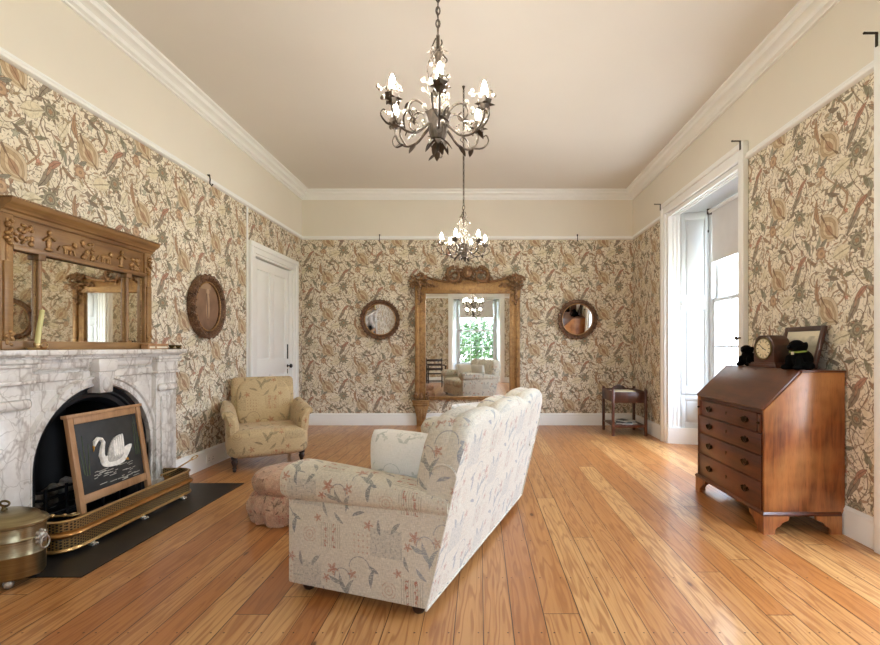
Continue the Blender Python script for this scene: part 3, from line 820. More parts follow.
MB().sweep(PTH, roll(.098, .140, .026)).build('middle_rail', 'fender_copper', fe)
MB().sweep(PTH, roll(.190, .206, .01)).build('top_rail', 'brass_polished', fe)
for (x, y) in ((FX + .005, y0 + .17), (FX + .005, 0), (FX + .005, y1 - .17)):
    f_ = MB(); f_.ell((x, y, .016), (.022, .02, .016))
    for k in (-1, 0, 1): f_.ell((x + .02, y + k * .014, .010), (.012, .008, .010))
    f_.build('claw_foot', 'foot_silver', fe)

sc_ = thing('fire_screen', 'wooden framed fire screen with an embroidered white swan on black', 'fire screen', (XL, 3.232, 0))
# tilted plane: local u along Y, w up the screen, leaning back towards the wall
TL = atan2(.115, .75)
SM = Matrix.Translation((.272, 0, .006)) @ Matrix.Rotation(-TL, 4, 'Y')
HW = .312; HS = .775
def sbox(mb, u0, u1, w0, w1, d0, d1, bev=.003): return mb.box(d0, d1, u0, u1, w0, w1, bev, 2, SM)
for s in (-1, 1):
    a, b = sorted((s * HW, s * (HW - .04))); sbox(MB(), a, b, 0, HS - .02, -.012, .016).build('stile', 'oak_screen', sc_)
sbox(MB(), -HW - .012, HW + .012, HS - .022, HS, -.016, .024).build('top_cap', 'oak_screen', sc_)
sbox(MB(), -HW + .045, HW - .045, HS - .066, HS - .022, -.01, .013).build('top_rail', 'oak_screen', sc_)
sbox(MB(), -HW + .038, HW - .038, .205, .258, -.01, .013).build('bottom_rail', 'oak_screen', sc_)
pan = sbox(MB(), -HW + .036, HW - .036, .24, HS - .06, -.004, .002).build('embroidered_panel', 'charcoal_cloth', sc_)
def emb(nm, pts, mat, d=.004, base=.002):
    m_ = MB(); m_.prism(pts, base, base + d, 'X', .0, SM); return m_.build(nm, mat, pan)
def smoothpoly(P, n=6):
    o = []; k = len(P)
    for i in range(k):
        p0, p1, p2, p3 = (P[(i + j - 1) % k] for j in range(4))
        for q in range(n):
            t = q / n; o.append(tuple(.5 * (2 * p1[a] + (p2[a] - p0[a]) * t + (2 * p0[a] - 5 * p1[a] + 4 * p2[a] - p3[a]) * t * t + (3 * p1[a] - p0[a] - 3 * p2[a] + p3[a]) * t ** 3) for a in (0, 1)))
    return o
SU, SW = 0.015, .43
def SP(P): return [(SU + p[0], SW + p[1]) for p in P]
emb('swan_body', smoothpoly(SP([(-.115, .0), (-.09, -.035), (-.02, -.05), (.07, -.045), (.12, -.01), (.175, .06), (.13, .065), (.06, .04), (-.06, .03), (-.10, .04)])), 'swan_white')
def sw3(P): return [SM @ Vector((.006, SU + p[0], SW + p[1])) for p in P]
nk = MB(); nk.tube(sw3([(-.09, .0), (-.105, .045), (-.09, .09), (-.075, .125), (-.088, .15), (-.115, .158), (-.14, .14), (-.15, .115)]), [.022, .019, .015, .013, .013, .014, .015, .008], 8); nk.build('swan_neck', 'swan_white', pan)
emb('swan_beak', SP([(-.158, .12), (-.142, .118), (-.158, .082)]), 'swan_beak', .006)
emb('swan_foot', SP([(.09, -.03), (.12, -.02), (.125, -.04)]), 'swan_beak', .006)
emb('swan_wing', smoothpoly(SP([(-.05, -.01), (-.035, .07), (.01, .13), (.06, .15), (.10, .145), (.10, .08), (.09, .02), (.04, -.015)])), 'swan_grey', .007)
for k in range(5):
    emb('wing_feather', smoothpoly(SP([(.0 + k * .02, .02), (.005 + k * .021, .10 + k * .008), (.02 + k * .02, .12 + k * .006), (.018 + k * .019, .03)]), 3), 'swan_white', .009)
for k in range(44):
    u_ = random.uniform(-.19, .17); w_ = -.055 - .11 * random.random() ** 1.3; L_ = random.uniform(.02, .06)
    emb('water_line', SP([(u_, w_), (u_ + L_, w_ + .002), (u_ + L_, w_ + .006), (u_, w_ + .004)]), 'water_thread', .002)
for (u_, w_, h_, lean) in ((-.235, -.06, .26, .0), (-.215, -.06, .20, .02), (-.25, -.05, .17, -.015), (.20, -.02, .24, .01), (.235, -.02, .28, -.01), (.255, -.03, .2, .0), (.215, -.02, .16, .02)):
    emb('reed', SP([(u_, w_), (u_ + .006, w_), (u_ + lean + .003, w_ + h_)]), 'reed_green', .003)

lb = thing('log_box', 'oval brass lidded log box with lion ring handles and bun feet', 'log box', (-2.435, 2.405, 0))
lb.scale = (.80, .82, 1.0)
def ovl(prof, mb=None): return (mb or MB()).lathe(prof, 48, None, 1.0, .66)
ovl([(0, .045), (.222, .045), (.23, .055), (.232, .15), (.236, .155), (.236, .160), (.232, .165), (.233, .228), (.238, .232), (.238, .238), (.233, .243), (.233, .30), (.0, .30)]).build('body', 'brass_brushed', lb)
lid = ovl([(0, .296), (.236, .296), (.247, .302), (.249, .314), (.24, .324), (.215, .330), (.19, .348), (.14, .360), (.06, .366), (0, .367)]).build('lid', 'brass_brushed', lb)
MB().lathe([(0, .36), (.02, .362), (.012, .375), (.012, .385), (0, .39)], 16).tube([(.03 * cos(t * pi / 8), .004, .398 + .013 * sin(t * pi / 8)) for t in range(16)], .006, 8, closed=True).build('lid_handle', 'brass_dull', lid)
for s in (-1, 1):
    M_ = T(s * .232, 0, .232)
    hd = MB(); hd.ell((s * .236, -.0, .232), (.02, .026, .028)); hd.ell((s * .256, 0, .228), (.012, .014, .012))
    for k in range(8): hd.ell((s * .236, .03 * cos(k * pi / 4), .232 + .03 * sin(k * pi / 4)), (.012, .011, .011), None, 8, 6)
    o = hd.build('lion_mask', 'foot_silver', lb)
    MB().tube([(s * (.262), .03 * cos(t * pi / 8), .205 + .03 * sin(t * pi / 8)) for t in range(16)], .0045, 8, closed=True).build('ring', 'foot_silver', o)
for (x, y) in ((-.12, -.09), (.12, -.09), (-.12, .09), (.12, .09)): MB().ell((x, y, .024), (.027, .027, .024)).build('foot', 'foot_silver', lb)

tg = thing('fire_poker', 'thin brass poker with open loop end propped on the fender', 'poker', (-2.40, 3.60, 0))
pk = MB(); pk.tube([(-.03, -.02, .224), (-.015, .12, .228), (.0, .32, .265)], .006, 8); pk.build('rod', 'brass_polished', tg)
lpq = MB(); lpq.tube([(.0 + .016 * cos(t * pi / 6), .352 + .034 * sin(t * pi / 6), .272 + .009 * sin(t * pi / 6)) for t in range(12)], .0045, 8, closed=True); lpq.ell((0, .318, .265), (.01, .01, .01)); lpq.build('loop_handle', 'brass_polished', tg)
lo2 = thing('coal_tongs', 'brass tongs lying along the fender rim near the log box', 'tongs', (-2.475, 2.72, 0))
tm = MB(); tm.tube([(-.10, -.02, .219), (.10, .02, .219)], .008, 8); tm.ell((-.1, -.02, .221), (.014, .014, .013)); tm.ell((.0, 0, .221), (.014, .014, .013)); tm.ell((.06, .012, .221), (.012, .012, .012)); tm.build('shaft', 'brass_polished', lo2)
tm = MB(); tm.tube([(.10 + .02 * cos(t * pi / 6), .03 + .022 * sin(t * pi / 6), .222) for t in range(12)], .005, 8, closed=True); tm.build('grip_ring', 'brass_polished', lo2)

# =================================================================== MANTEL MIRROR AND WHAT STANDS ON THE SHELF
ZM = 1.183
om = thing('overmantel_mirror', 'three panelled gilt wood mirror with carved frieze standing on the marble mantel', 'mirror', (XL + .011, 3.203, ZM), R(.9))
OH = .61                                            # half width
def ob(x0, x1, a, b, z0, z1, bev=.004): return MB().box(x0, x1, a, b, z0 - ZM, z1 - ZM, bev)
ob(.004, .018, -OH, OH, 1.20, 2.0, 0).build('back_board', 'dark_wood', om)
for s in (-1, 1):
    a, b = sorted((s * OH, s * (OH - .075))); m_ = ob(.015, .07, a, b, 1.215, 1.95)
    m_.box(.065, .082, a + .012, b - .012, .05, .50, .004)
    st = m_.build('side_post', 'overmantel_wood', om)
    q = MB()
    for k in range(10): q.ell((.078, (a + b) / 2 + random.uniform(-.02, .02), .60 + k * .014), (.014, .014, .012), None, 8, 6)
    for k in range(10): q.ell((.08, (a + b) / 2 + random.uniform(-.022, .022), .03 + k * .008), (.012, .014, .012), None, 8, 6)
    q.box(.068, .074, (a + b) / 2 - .008, (a + b) / 2 + .008, .03, .74).build('post_carving', 'gilt', st)
ob(.015, .085, -OH - .005, OH + .005, ZM, 1.235).build('base_rail', 'overmantel_wood', om)
m_ = ob(.015, .055, -OH + .07, OH - .07, 1.76, 1.955); fz = m_.build('frieze_board', 'overmantel_wood', om)
m_ = ob(.05, .075, -OH + .07, OH - .07, 1.755, 1.785); m_.box(.05, .07, -OH + .07, OH - .07, 1.945 - ZM, 1.958 - ZM, .004); m_.build('frieze_moulding', 'overmantel_wood', om)
# carved figures in low relief along the frieze
for (yy, kind) in ((-.46, 'g'), (-.30, 'f'), (-.16, 'h'), (0, 'g'), (.15, 'h'), (.30, 'f'), (.45, 'g')):
    q = MB(); z0 = 1.79 - ZM
    if kind == 'f':
        q.ell((.058, yy, z0 + .05), (.012, .018, .05)); q.ell((.062, yy, z0 + .115), (.012, .012, .015)); q.tube([(.062, yy - .04, z0 + .06), (.066, yy, z0 + .09), (.062, yy + .04, z0 + .075)], .008)
        q.ell((.058, yy, z0 + .01), (.012, .03, .012))
    elif kind == 'h':
        q.ell((.058, yy, z0 + .05), (.014, .045, .018)); q.ell((.06, yy + .05, z0 + .075), (.012, .018, .022), rotm(30)); q.tube([(.06, yy - .06, z0 + .05), (.06, yy - .08, z0 + .02)], .006)
        for dd in (-.03, -.015, .02, .035): q.tube([(.06, yy + dd, z0 + .045), (.06, yy + dd + random.uniform(-.015, .015), z0 + .008)], .006)
    else:
        for k in range(16): q.ell((.058, yy + random.uniform(-.055, .055), z0 + .01 + .11 * random.random() ** 1.4), (.012, random.uniform(.010, .022), random.uniform(.010, .02)), rotm(random.uniform(-60, 60)), 8, 6)
    q.build('relief_figure', 'gilt', fz)
cp = [(0, 1.95), (.075, 1.95), (.08, 1.965), (.095, 1.972), (.10, 1.985), (.125, 2.0), (.135, 2.012), (.14, 2.03), (0, 2.03)]
m_ = MB()
m_.sweep([(0, -OH - .005), (.0, OH + .005)], [(-x, z - ZM) for x, z in cp])
m_.build('cornice', 'overmantel_wood', om)
MB().box(0, .146, -OH - .012, OH + .012, 2.028 - ZM, 2.036 - ZM, .002).build('cornice_top', 'gilt_dark', om)
for s in (-1, 1):
    yy = s * .36; m_ = MB(); m_.tube([(.052, yy, .045), (.052, yy, .56)], .014, 12)
    m_.box(.03, .075, yy - .026, yy + .026, .54, .575, .004).box(.03, .075, yy - .026, yy + .026, .04, .065, .004); m_.build('colonnette', 'overmantel_wood', om)
for (a, b) in ((-.525, -.38), (-.34, .34), (.38, .525)):
    MB().box(.03, .040, a - .02, b + .02, .035, .57).build('mirror_glass', 'mirror_aged', om, smooth=False)
    q = MB()
    for (p, r_) in (((.03, a, .305), (a, a + .008)),): pass
    q.box(.034, .046, a - .012, a - .002, .04, .565, .002).box(.034, .046, b + .002, b + .012, .04, .565, .002).build('glass_bead', 'gilt', om)

cs = thing('candlestick', 'brass chamberstick with a leaning pale green candle on the mantel', 'candlestick', (-2.587, 2.745, ZM))
cb = MB().lathe([(0, 0), (.042, 0), (.046, .006), (.049, .014), (.044, .012), (.03, .006), (.014, .008), (.012, .02), (.018, .026), (.018, .04), (.014, .04), (0, .036)], 24)
cb.tube([(.0, .046 + .022 * sin(t * pi / 6), .012 + .016 * (1 - cos(t * pi / 6))) for t in range(12)], .004, 8, closed=True); cb.build('dish', 'brass_polished', cs)
MB().tube([(0, 0, .03), (.0, .012, .12), (.0, .034, .235)], [.0135, .0135, .012], 12).tube([(.0, .034, .235), (.0, .036, .245)], .0015, 6).build('candle', 'candle_wax', cs)
for (yy, L, lab) in ((3.70, .085, 'plain wooden trinket box on the mantel beneath the gilt mirror post'), (3.815, .15, 'longer inlaid wooden trinket box on the mantel end of the gilt mirror')):
    t_ = thing('trinket_box', lab, 'box', (-2.61, yy, ZM)); h_ = L / 2
    MB().box(-.03, .03, -h_, h_, 0, .028, .003).build('body', 'oak_screen', t_)
    MB().box(-.033, .033, -h_ - .003, h_ + .003, .0285, .044, .003).build('lid', 'oak_screen', t_)
    MB().box(.03, .032, -h_ + .012, h_ - .012, .007, .022, .001).build('inlay_panel', 'cream_paper', t_)
for (yy, lab) in ((3.965, 'small brass snuffer cup with finger ring beside the trinket boxes'), (4.05, 'small brass snuffer cup at the very end of the mantel shelf')):
    t_ = thing('brass_cup', lab, 'cup', (-2.60, yy, ZM))
    MB().lathe([(0, 0), (.024, 0), (.026, .004), (.012, .01), (.02, .02), (.028, .034), (.024, .034), (.016, .022), (0, .014)], 20).build('cup', 'brass_dull', t_)
    MB().tube([(.0, .03 + .014 * cos(t * pi / 6), .02 + .012 * sin(t * pi / 6)) for t in range(12)], .003, 8, closed=True).build('ring_handle', 'brass_polished', t_)
bl = thing('bell_pull', 'small black iron bell crank on the papered wall beside the fireplace pilaster', 'bell pull', (XL, 4.12, .92))
MB().lathe([(0, 0), (.02, 0), (.02, .01), (.01, .014), (0, .02)], 14, T(0, 0, .07, 0, 90, 0)).tube([(.012, 0, .075), (.03, .01, .04), (.028, .0, .005)], .008).build('lever', 'black_iron', bl)
MB().lathe([(0, 0), (.02, 0), (.02, .01), (.01, .014), (0, .02)], 14, T(0, 0, -.02, 0, 90, 0)).tube([(.012, 0, -.01), (.03, 0, -.03), (.024, .005, -.06)], .009).build('crank_plate', 'black_iron', bl)

# =================================================================== ROUND FRAMES
def rim(R0, R1, depth, parent, mat, nm='carved_rim', lobes=28):
    prof = []
    q = MB(); q.lathe([(R0, 0), (R0, depth * .5), (R0 + .008, depth * .62), (R0 + .02, depth * .55), (R0 + (R1 - R0) * .45, depth * .95), (R0 + (R1 - R0) * .75, depth), (R1 - .01, depth * .7), (R1 - .014, 0), (R0, 0)], 64, T(0, 0, 0, 90, 0, 0))
    for k in range(lobes):
        a = 2 * pi * k / lobes; rr = R1 - .022
        q.ell((rr * cos(a), -depth * .72, rr * sin(a)), (.026, .02, .017), rotm(0, -math.degrees(a) + 32, 0), 8, 6)
        q.ell(((rr - .022) * cos(a + .1), -depth * .95, (rr - .022) * sin(a + .1)), (.014, .01, .010), rotm(0, -math.degrees(a) - 40, 0), 8, 6)
    q.build(nm, mat, parent)
    MB().tube([((R0 + .004) * cos(2 * pi * k / 64), -depth * .62, (R0 + .004) * sin(2 * pi * k / 64)) for k in range(64)], .007, 8, closed=True).build('inner_bead', 'gilt', parent)
for (px, py, lab, tilt, tz) in ((380.5, 319.5, 'round mirror in carved brown rim, showing the pale fireplace marble', 6.0, 0), (577, 319.3, 'round dark mirror in carved brown rim between tall gilt mirror and side table', 7.0, 0)):
    X, Y, Z = at(px, py, YB - .03)
    t_ = thing('round_mirror', lab, 'mirror', (X, YB - .012, Z), 0, 'round carved mirrors on the back wall')
    t_.rotation_euler = (R(tilt), 0, R(tz)); t_.location.y = YB - .012 - .30 * sin(R(tilt)) * 1.0
    rim(.232, .312, .045, t_, 'rim_bronze')
    MB().lathe([(0, 0), (.236, 0), (.236, .012), (0, .012)], 64, T(0, 0, 0, 90, 0, 0)).build('mirror_glass', 'mirror_silver', t_, angle=20)
t_ = thing('framed_picture', 'sepia print of a standing figure in a deep carved oval frame', 'picture', (XL + .004, 4.655, 1.60), pi / 2)
t_.scale = (.88, 1, 1)
rim(.235, .325, .075, t_, 'rim_bronze', lobes=24)
o = MB().lathe([(0, 0), (.238, 0), (.238, .03), (0, .03)], 64, T(0, 0, 0, 90, 0, 0)).build('print', 'old_print', t_, angle=20)
plane_uv(o, lambda c: (c.x, c.z))

# =================================================================== TALL GILT MIRROR ON THE BACK WALL
pm_ = thing('pier_mirror', 'tall gilt pier mirror with scrolled carved crest standing against the back wall', 'mirror', (-.19, YB, 0))
PX0, PX1 = -.805, .805                                # outer edges, local
def pb(x0, x1, ya, yb, z0, z1, bev=.006): return MB().box(x0, x1, -yb, -ya, z0, z1, bev)
pb(PX0 + .03, PX1 - .03, .004, .02, .40, 2.20, 0).build('back_board', 'dark_wood', pm_)
GX0, GX1, GZ0, GZ1 = -.645, .645, .44, 2.03
MB().box(GX0 - .01, GX1 + .01, -.036, -.028, GZ0 - .01, GZ1 + .01).build('mirror_glass', 'mirror_silver', pm_, smooth=False)
for s in (-1, 1):
    m_ = MB(); a, b = sorted((s * .80, s * .645)); m_.box(a, b, -.065, -.02, .40, 2.10, .006)
    a, b = sorted((s * .80, s * .735)); m_.box(a, b, -.092, -.02, .42, 2.10, .012, 3)
    a, b = sorted((s * .667, s * .640)); m_.box(a, b, -.075, -.02, .42, 2.05, .006)
    m_.build('stile', 'gilt', pm_)
    f_ = MB()                                          # bracket foot under the stile, reeded and tapered
    xc = s * .705
    for (w, dpt, z0, z1) in ((.135, .13, .365, .395), (.125, .12, .335, .365), (.128, .13, .305, .335)): f_.box(xc - w, xc + w, -dpt, -.03, z0, z1, .006)
    f_.prism([(xc - .115, .31), (xc + .115, .31), (xc + .07, .14), (xc + .066, .0), (xc - .066, .0), (xc - .07, .14)], -.105, -.03, 'Y', .006)
    for k in (-1, 0, 1): f_.box(xc + k * .04 - .012, xc + k * .04 + .012, -.114, -.1, .04, .26, .004)
    f_.build('foot', 'gilt', pm_)
    q = MB()
    for k in range(14): q.ell((xc + random.uniform(-.10, .10), -.085 + random.uniform(-.015, .015), .40 + .10 * random.random()), (random.uniform(.018, .034), .02, random.uniform(.014, .03)), rotm(0, random.uniform(-70, 70), 0), 8, 6)
    q.build('acanthus_carving', 'gilt_dark', pm_)
m_ = MB(); m_.box(-.80, .80, -.07, -.02, .395, .445, .006); m_.box(-.66, .66, -.078, -.02, .425, .447, .004); m_.build('bottom_rail', 'gilt', pm_)
top = [(-.80, 2.04), (.80, 2.04), (.80, 2.24), (.70, 2.25), (.55, 2.22), (.40, 2.19), (.28, 2.185), (.2, 2.22), (-.2, 2.22), (-.28, 2.185), (-.40, 2.19), (-.55, 2.22), (-.70, 2.25), (-.80, 2.24)]
m_ = MB(); m_.prism(top, -.07, -.02, 'Y', .004); m_.box(-.67, .67, -.08, -.02, 2.018, 2.045, .005); m_.build('top_rail', 'gilt', pm_)
for s in (-1, 1):
    m_ = MB(); m_.tube([(s * x, -.075, z) for x, z in ((.26, 2.20), (.34, 2.20), (.44, 2.21), (.55, 2.24), (.65, 2.275), (.72, 2.28))], [.012, .016, .018, .018, .018, .014], 8); m_.build('top_moulding', 'gilt_dark', pm_)
    q = MB()                                           # C-scrolls of the crest
    q.scroll((s * .20, -.08, 2.29), .13, .035, 1.15, .032, pi * .5 if s > 0 else pi * .5, 'XZ', -s)
    q.scroll((s * .34, -.075, 2.235), .055, .015, 1.1, .018, pi * (.9 if s > 0 else .1), 'XZ', s)
    for k in range(22):
        a = pi * 1.35 * k / 21 - .5; rr = .12 + .015 * sin(k * 2.4)
        q.ell((s * (.20 + rr * cos(a)), -.09, 2.285 + rr * sin(a)), (.026, .022, .014), rotm(0, -math.degrees(a if s > 0 else pi - a) + 30, 0), 8, 6)
    for k in range(26):
        a = random.uniform(0, 2 * pi); rr = .05 + .10 * random.random()
        q.ell((s * (.20 + rr * cos(a)), -.075 - .015 * random.random(), 2.29 + rr * .85 * sin(a)), (random.uniform(.018, .034), .018, random.uniform(.010, .016)), rotm(0, random.uniform(0, 180), 0), 8, 6)
    q.build('crest_scroll', 'gilt_dark', pm_)
    q = MB()                                           # corner cartouche
    for k in range(46):
        a, rr = random.uniform(0, 2 * pi), .13 * sqrt(random.random())
        q.ell((s * .735 + rr * cos(a) * 1.15, -.085 - .03 * (1 - rr / .14), 2.19 + rr * sin(a) * .95), (random.uniform(.02, .042), .018, random.uniform(.010, .02)), rotm(0, random.uniform(0, 180), 0), 8, 6)
    for k in range(12): q.ell((s * (.735 - .11 - k * .012), -.08, 2.14 + .02 * sin(k)), (.026, .016, .014), rotm(0, random.uniform(0, 180), 0), 8, 6)
    for k in range(14): q.ell((s * (.735 + random.uniform(-.05, .05)), -.09, 2.07 - k * .017), (.03 - .0012 * k, .016, .016), rotm(0, random.uniform(0, 180), 0), 8, 6)
    q.tube([(s * .735, -.085, 2.20), (s * .735, -.08, 1.84)], [.03, .012], 8); q.tube([(s * .735, -.08, 2.16), (s * .50, -.07, 2.14)], [.02, .01], 8)
    q.scroll((s * .80, -.09, 2.21), .075, .02, 1.2, .02, 0, 'XZ', s); q.scroll((s * .70, -.10, 2.27), .06, .015, 1.1, .018, pi, 'XZ', s)
    q.build('corner_carving', 'gilt_dark', pm_)
q = MB(); q.ell((0, -.085, 2.33), (.075, .03, .085)); q.ell((0, -.105, 2.33), (.045, .02, .055))
for k in range(9): a = pi * k / 8; q.ell((.075 * cos(a), -.085, 2.345 + .075 * sin(a)), (.028, .02, .016), rotm(0, -math.degrees(a), 0), 8, 6)
for k in range(6): q.ell((random.uniform(-.05, .05), -.09, 2.23 + k * .012), (.03, .02, .014), rotm(0, random.uniform(0, 180), 0), 8, 6)
q.build('crest_cartouche', 'gilt_dark', pm_)

# =================================================================== SMALL WALL FITTINGS
for (X, Y, Z, rz, lab) in ((at(380, 238, YB)[0], YB, RAIL, 0, 'small black picture hook on the rail above the mirror showing pale marble'), (at(577, 237, YB)[0], YB, RAIL, 0, 'small black picture hook on the rail above the dark round mirror'),
                      (XL, 4.70, RAIL, pi / 2, 'small black picture hook on the rail high above the carved oval print')):
    h = thing('picture_hook', lab, 'hook', (X, Y, Z), rz, 'picture hooks on the rail')
    MB().tube([(0, -.012, .075), (.0, -.034, .07), (0, -.04, .03), (0, -.036, -.01), (0, -.055, -.035), (0, -.068, -.015)], .006, 8).ell((0, -.03, .07), (.012, .01, .012)).build('hook', 'black_iron', h)
for (Y, lab) in ((W1 + OT - .02, 'black curtain rail bracket at the far top corner of the window by the side table'), (W1 - OT + .03, 'black curtain rail bracket at the window top corner above the bureau'),
                 (W0 + OT - .02, 'black curtain rail bracket above the white trim on the near side of the bureau')):
    b = thing('curtain_bracket', lab, 'bracket', (XR - .051, Y, 3.012), 0, 'curtain rail brackets')
    MB().box(-.008, 0, -.008, .008, -.07, .012, .002).build('wall_plate', 'bracket_metal', b)
    MB().box(-.075, 0, -.008, .008, .004, .012, .002).ell((-.075, 0, .008), (.008, .008, .008)).build('arm', 'bracket_metal', b)
for (Y, lab) in ((4.72, 'white double wall socket on the skirting between fireplace and armchair'),):
    s_ = thing('wall_socket', lab, 'socket', (XL + .026, Y, .085))
    MB().box(0, .012, -.072, .072, -.043, .043, .004).build('plate', 'socket_white', s_)
    for yy in (-.035, .035):
        o = MB().box(.012, .0145, yy - .011, yy + .011, .016, .034, .001).build('rocker', 'socket_white', s_)
        MB().box(.0115, .0127, yy - .003, yy + .003, .002, .012).box(.0115, .0127, yy - .013, yy - .006, -.02, -.014).box(.0115, .0127, yy + .006, yy + .013, -.02, -.014).build('pin_hole', 'black_matte', s_)

# =================================================================== SOFA
SFX, SFY = -.239, 2.059
so = thing('sofa', 'three seat cream floral sofa with rolled arms and scalloped raked back', 'sofa', (SFX, SFY, 0), atan2(1.608, .558))
SL = 1.71; RK = .205 / .86
def ztop(s):
    q = (s / SL * 3) % 1.0; z = .90 - .040 * abs(2 * q - 1) ** 3
    for e in (s, SL - s):
        if e < .15: k = (.15 - e) / .15; z -= .17 * (1 - sqrt(max(0, 1 - k * k)))
    return z
NS = 64; TH = .12
def back_loop(i):
    s = SL * i / (NS - 1); zt = ztop(s); P = []
    for k in range(10): z = .045 + (zt - .05 - .045) * k / 9; P.append((-(z - .045) * RK, z))
    cy, cz_ = -(zt - .05 - .045) * RK + TH / 2, zt - .05
    for k in range(1, 8): a = pi - pi * k / 8; P.append((cy + TH / 2 * cos(a), cz_ + .05 * sin(a)))
    for k in range(8): z = (zt - .05) + (.25 - (zt - .05)) * k / 7; P.append((-(z - .045) * RK + TH, z))
    return s, P
LP = [back_loop(i) for i in range(NS)]
MB().grid(lambda i, j: (LP[i][0], LP[i][1][j][0], LP[i][1][j][1]), NS, len(LP[0][1]), False, True, True).build('back', 'sofa_fabric_cool_lit', so)
for e in (0, NS - 1):
    s, P = LP[e]; MB().tube([(s, y - .002, z) for y, z in P[:17]], .006, 8).build('piping', 'sofa_fabric', so)
MB().tube([(s, -.002, .046) for s in (0, SL / 2, SL)], .006, 8).build('piping', 'sofa_fabric', so)
RM = rotm(math.degrees(math.atan(RK)))
for k in range(3):
    w = SL / 3; cx = w * (k + .5)
    o = MB().ell((cx, -.028, .66), (w * .5 - .004, .105, .245), RM, 32, 20, .62).build('back_cushion', 'sofa_fabric', so)
for s_ in (0, 1):
    def X(x): return x if s_ == 0 else SL - x
    pl_ = MB(); pl_.prism([(.0, .045), (.745, .045), (.745, .50), (-.105, .50)], *sorted((X(.002), X(.16))), axis='X', bev=.012); arm = pl_.build('arm_panel', 'sofa_fabric', so)
    NY, NA = 26, 28
    def sec(i, j):
        t = i / (NY - 1); y = .80 - t * .91
        k = 1.0
        if t < .10: k = sqrt(max(0.0, 1 - ((.10 - t) / .10) ** 2)) * .96 + .04
        zt = .634 - .078 * t ** 1.4; zb = .444 + .016 * t; c = (zt + zb) / 2; hh = (zt - zb) / 2
        a = 2 * pi * j / NA; ca, sa = cos(a), sin(a); pw = lambda q: math.copysign(abs(q) ** .72, q)
        cx = .085 - .01 * (1 - t)
        return (X(cx + pw(ca) * (.12 - .02 * t) * (.5 + .5 * k)), y, c + pw(sa) * hh * (.35 + .65 * k) if k < 1 else c + pw(sa) * hh)
    MB().grid(sec, NY, NA, False, True, True).build('arm_roll', 'sofa_fabric', so)
    MB().tube([(X(-.0), .74, .470), (X(-.002), .3, .472), (X(-.0), -.10, .478)], .005, 6).build('piping', 'sofa_fabric', so)
MB().box(.13, SL - .13, .02, .74, .05, .275, .02, 3).build('seat_base', 'sofa_fabric', so)
for k in range(2):
    w = (SL - .34) / 2; MB().ell((.17 + w * (k + .5), .42, .345), (w * .5, .375, .095), None, 32, 18, .5).build('seat_cushion', 'sofa_fabric', so)
for (x, y) in ((.07, .67), (SL - .07, .67), (.06, .06), (SL - .06, .06)):
    MB().lathe([(0, .0), (.022, 0), (.03, .012), (.034, .03), (.028, .05), (0, .05)], 16, T(x, y, 0)).build('foot', 'dark_wood', so)
def cushion(name, lab, cat, loc, size, rot, mat, group=None):
    t_ = thing(name, lab, cat, loc, 0, group); hw, hh, th = size; Rm = Matrix.Rotation(R(rot[2]), 3, 'Z') @ Matrix.Rotation(R(rot[1]), 3, 'Y') @ Matrix.Rotation(R(rot[0]), 3, 'X')
    NN = 24
    def side(sg):
        def fn(i, j):
            u, v = -1 + 2 * i / (NN - 1), -1 + 2 * j / (NN - 1)
            k = max(0.0, (1 - abs(u) ** 2.0) * (1 - abs(v) ** 2.0)) ** .42
            cr_ = 1 - .10 * (abs(u) * abs(v)) ** 3; u, v = u * cr_, v * cr_
            pin = 1 - .07 * (abs(u) ** 2) * (1 - abs(v)) - .0; pin2 = 1 - .07 * (abs(v) ** 2) * (1 - abs(u))
            wr = .008 * sin(5 * u + 3 * v * v) * k
            p = Rm @ Vector((u * hw * (1 - .08 * (1 - abs(v) ** 2) * abs(u) ** 3), sg * (th * k + wr * .6), v * hh * (1 - .08 * (1 - abs(u) ** 2) * abs(v) ** 3)))
            return p
        return fn
    m_ = MB(); m_.grid(side(1), NN, NN); m_.grid(side(-1), NN, NN); bmesh.ops.remove_doubles(m_.bm, verts=m_.bm.verts[:], dist=1e-4); bmesh.ops.recalc_face_normals(m_.bm, faces=m_.bm.faces[:])
    m_.build('cushion_cover', mat, t_)
    return t_
SOM = Matrix.Translation((SFX, SFY, 0)) @ Matrix.Rotation(atan2(1.608, .558), 4, 'Z')
p = SOM @ Vector((.325, .250, .595)); cushion('cushion', 'pale sage patterned white cushion leaning inside the sofa arm beside the ottoman', 'cushion', p, (.225, .178, .125), (-10, -4, 163), 'cushion_fabric', 'scatter cushions on the sofa')
p = SOM @ Vector((1.36, .26, .62)); cushion('cushion', 'white cushion on the sofa far arm, seen only in the tall gilt mirror', 'cushion', p, (.20, .19, .07), (-14, 0, 40), 'cushion_fabric', 'scatter cushions on the sofa')

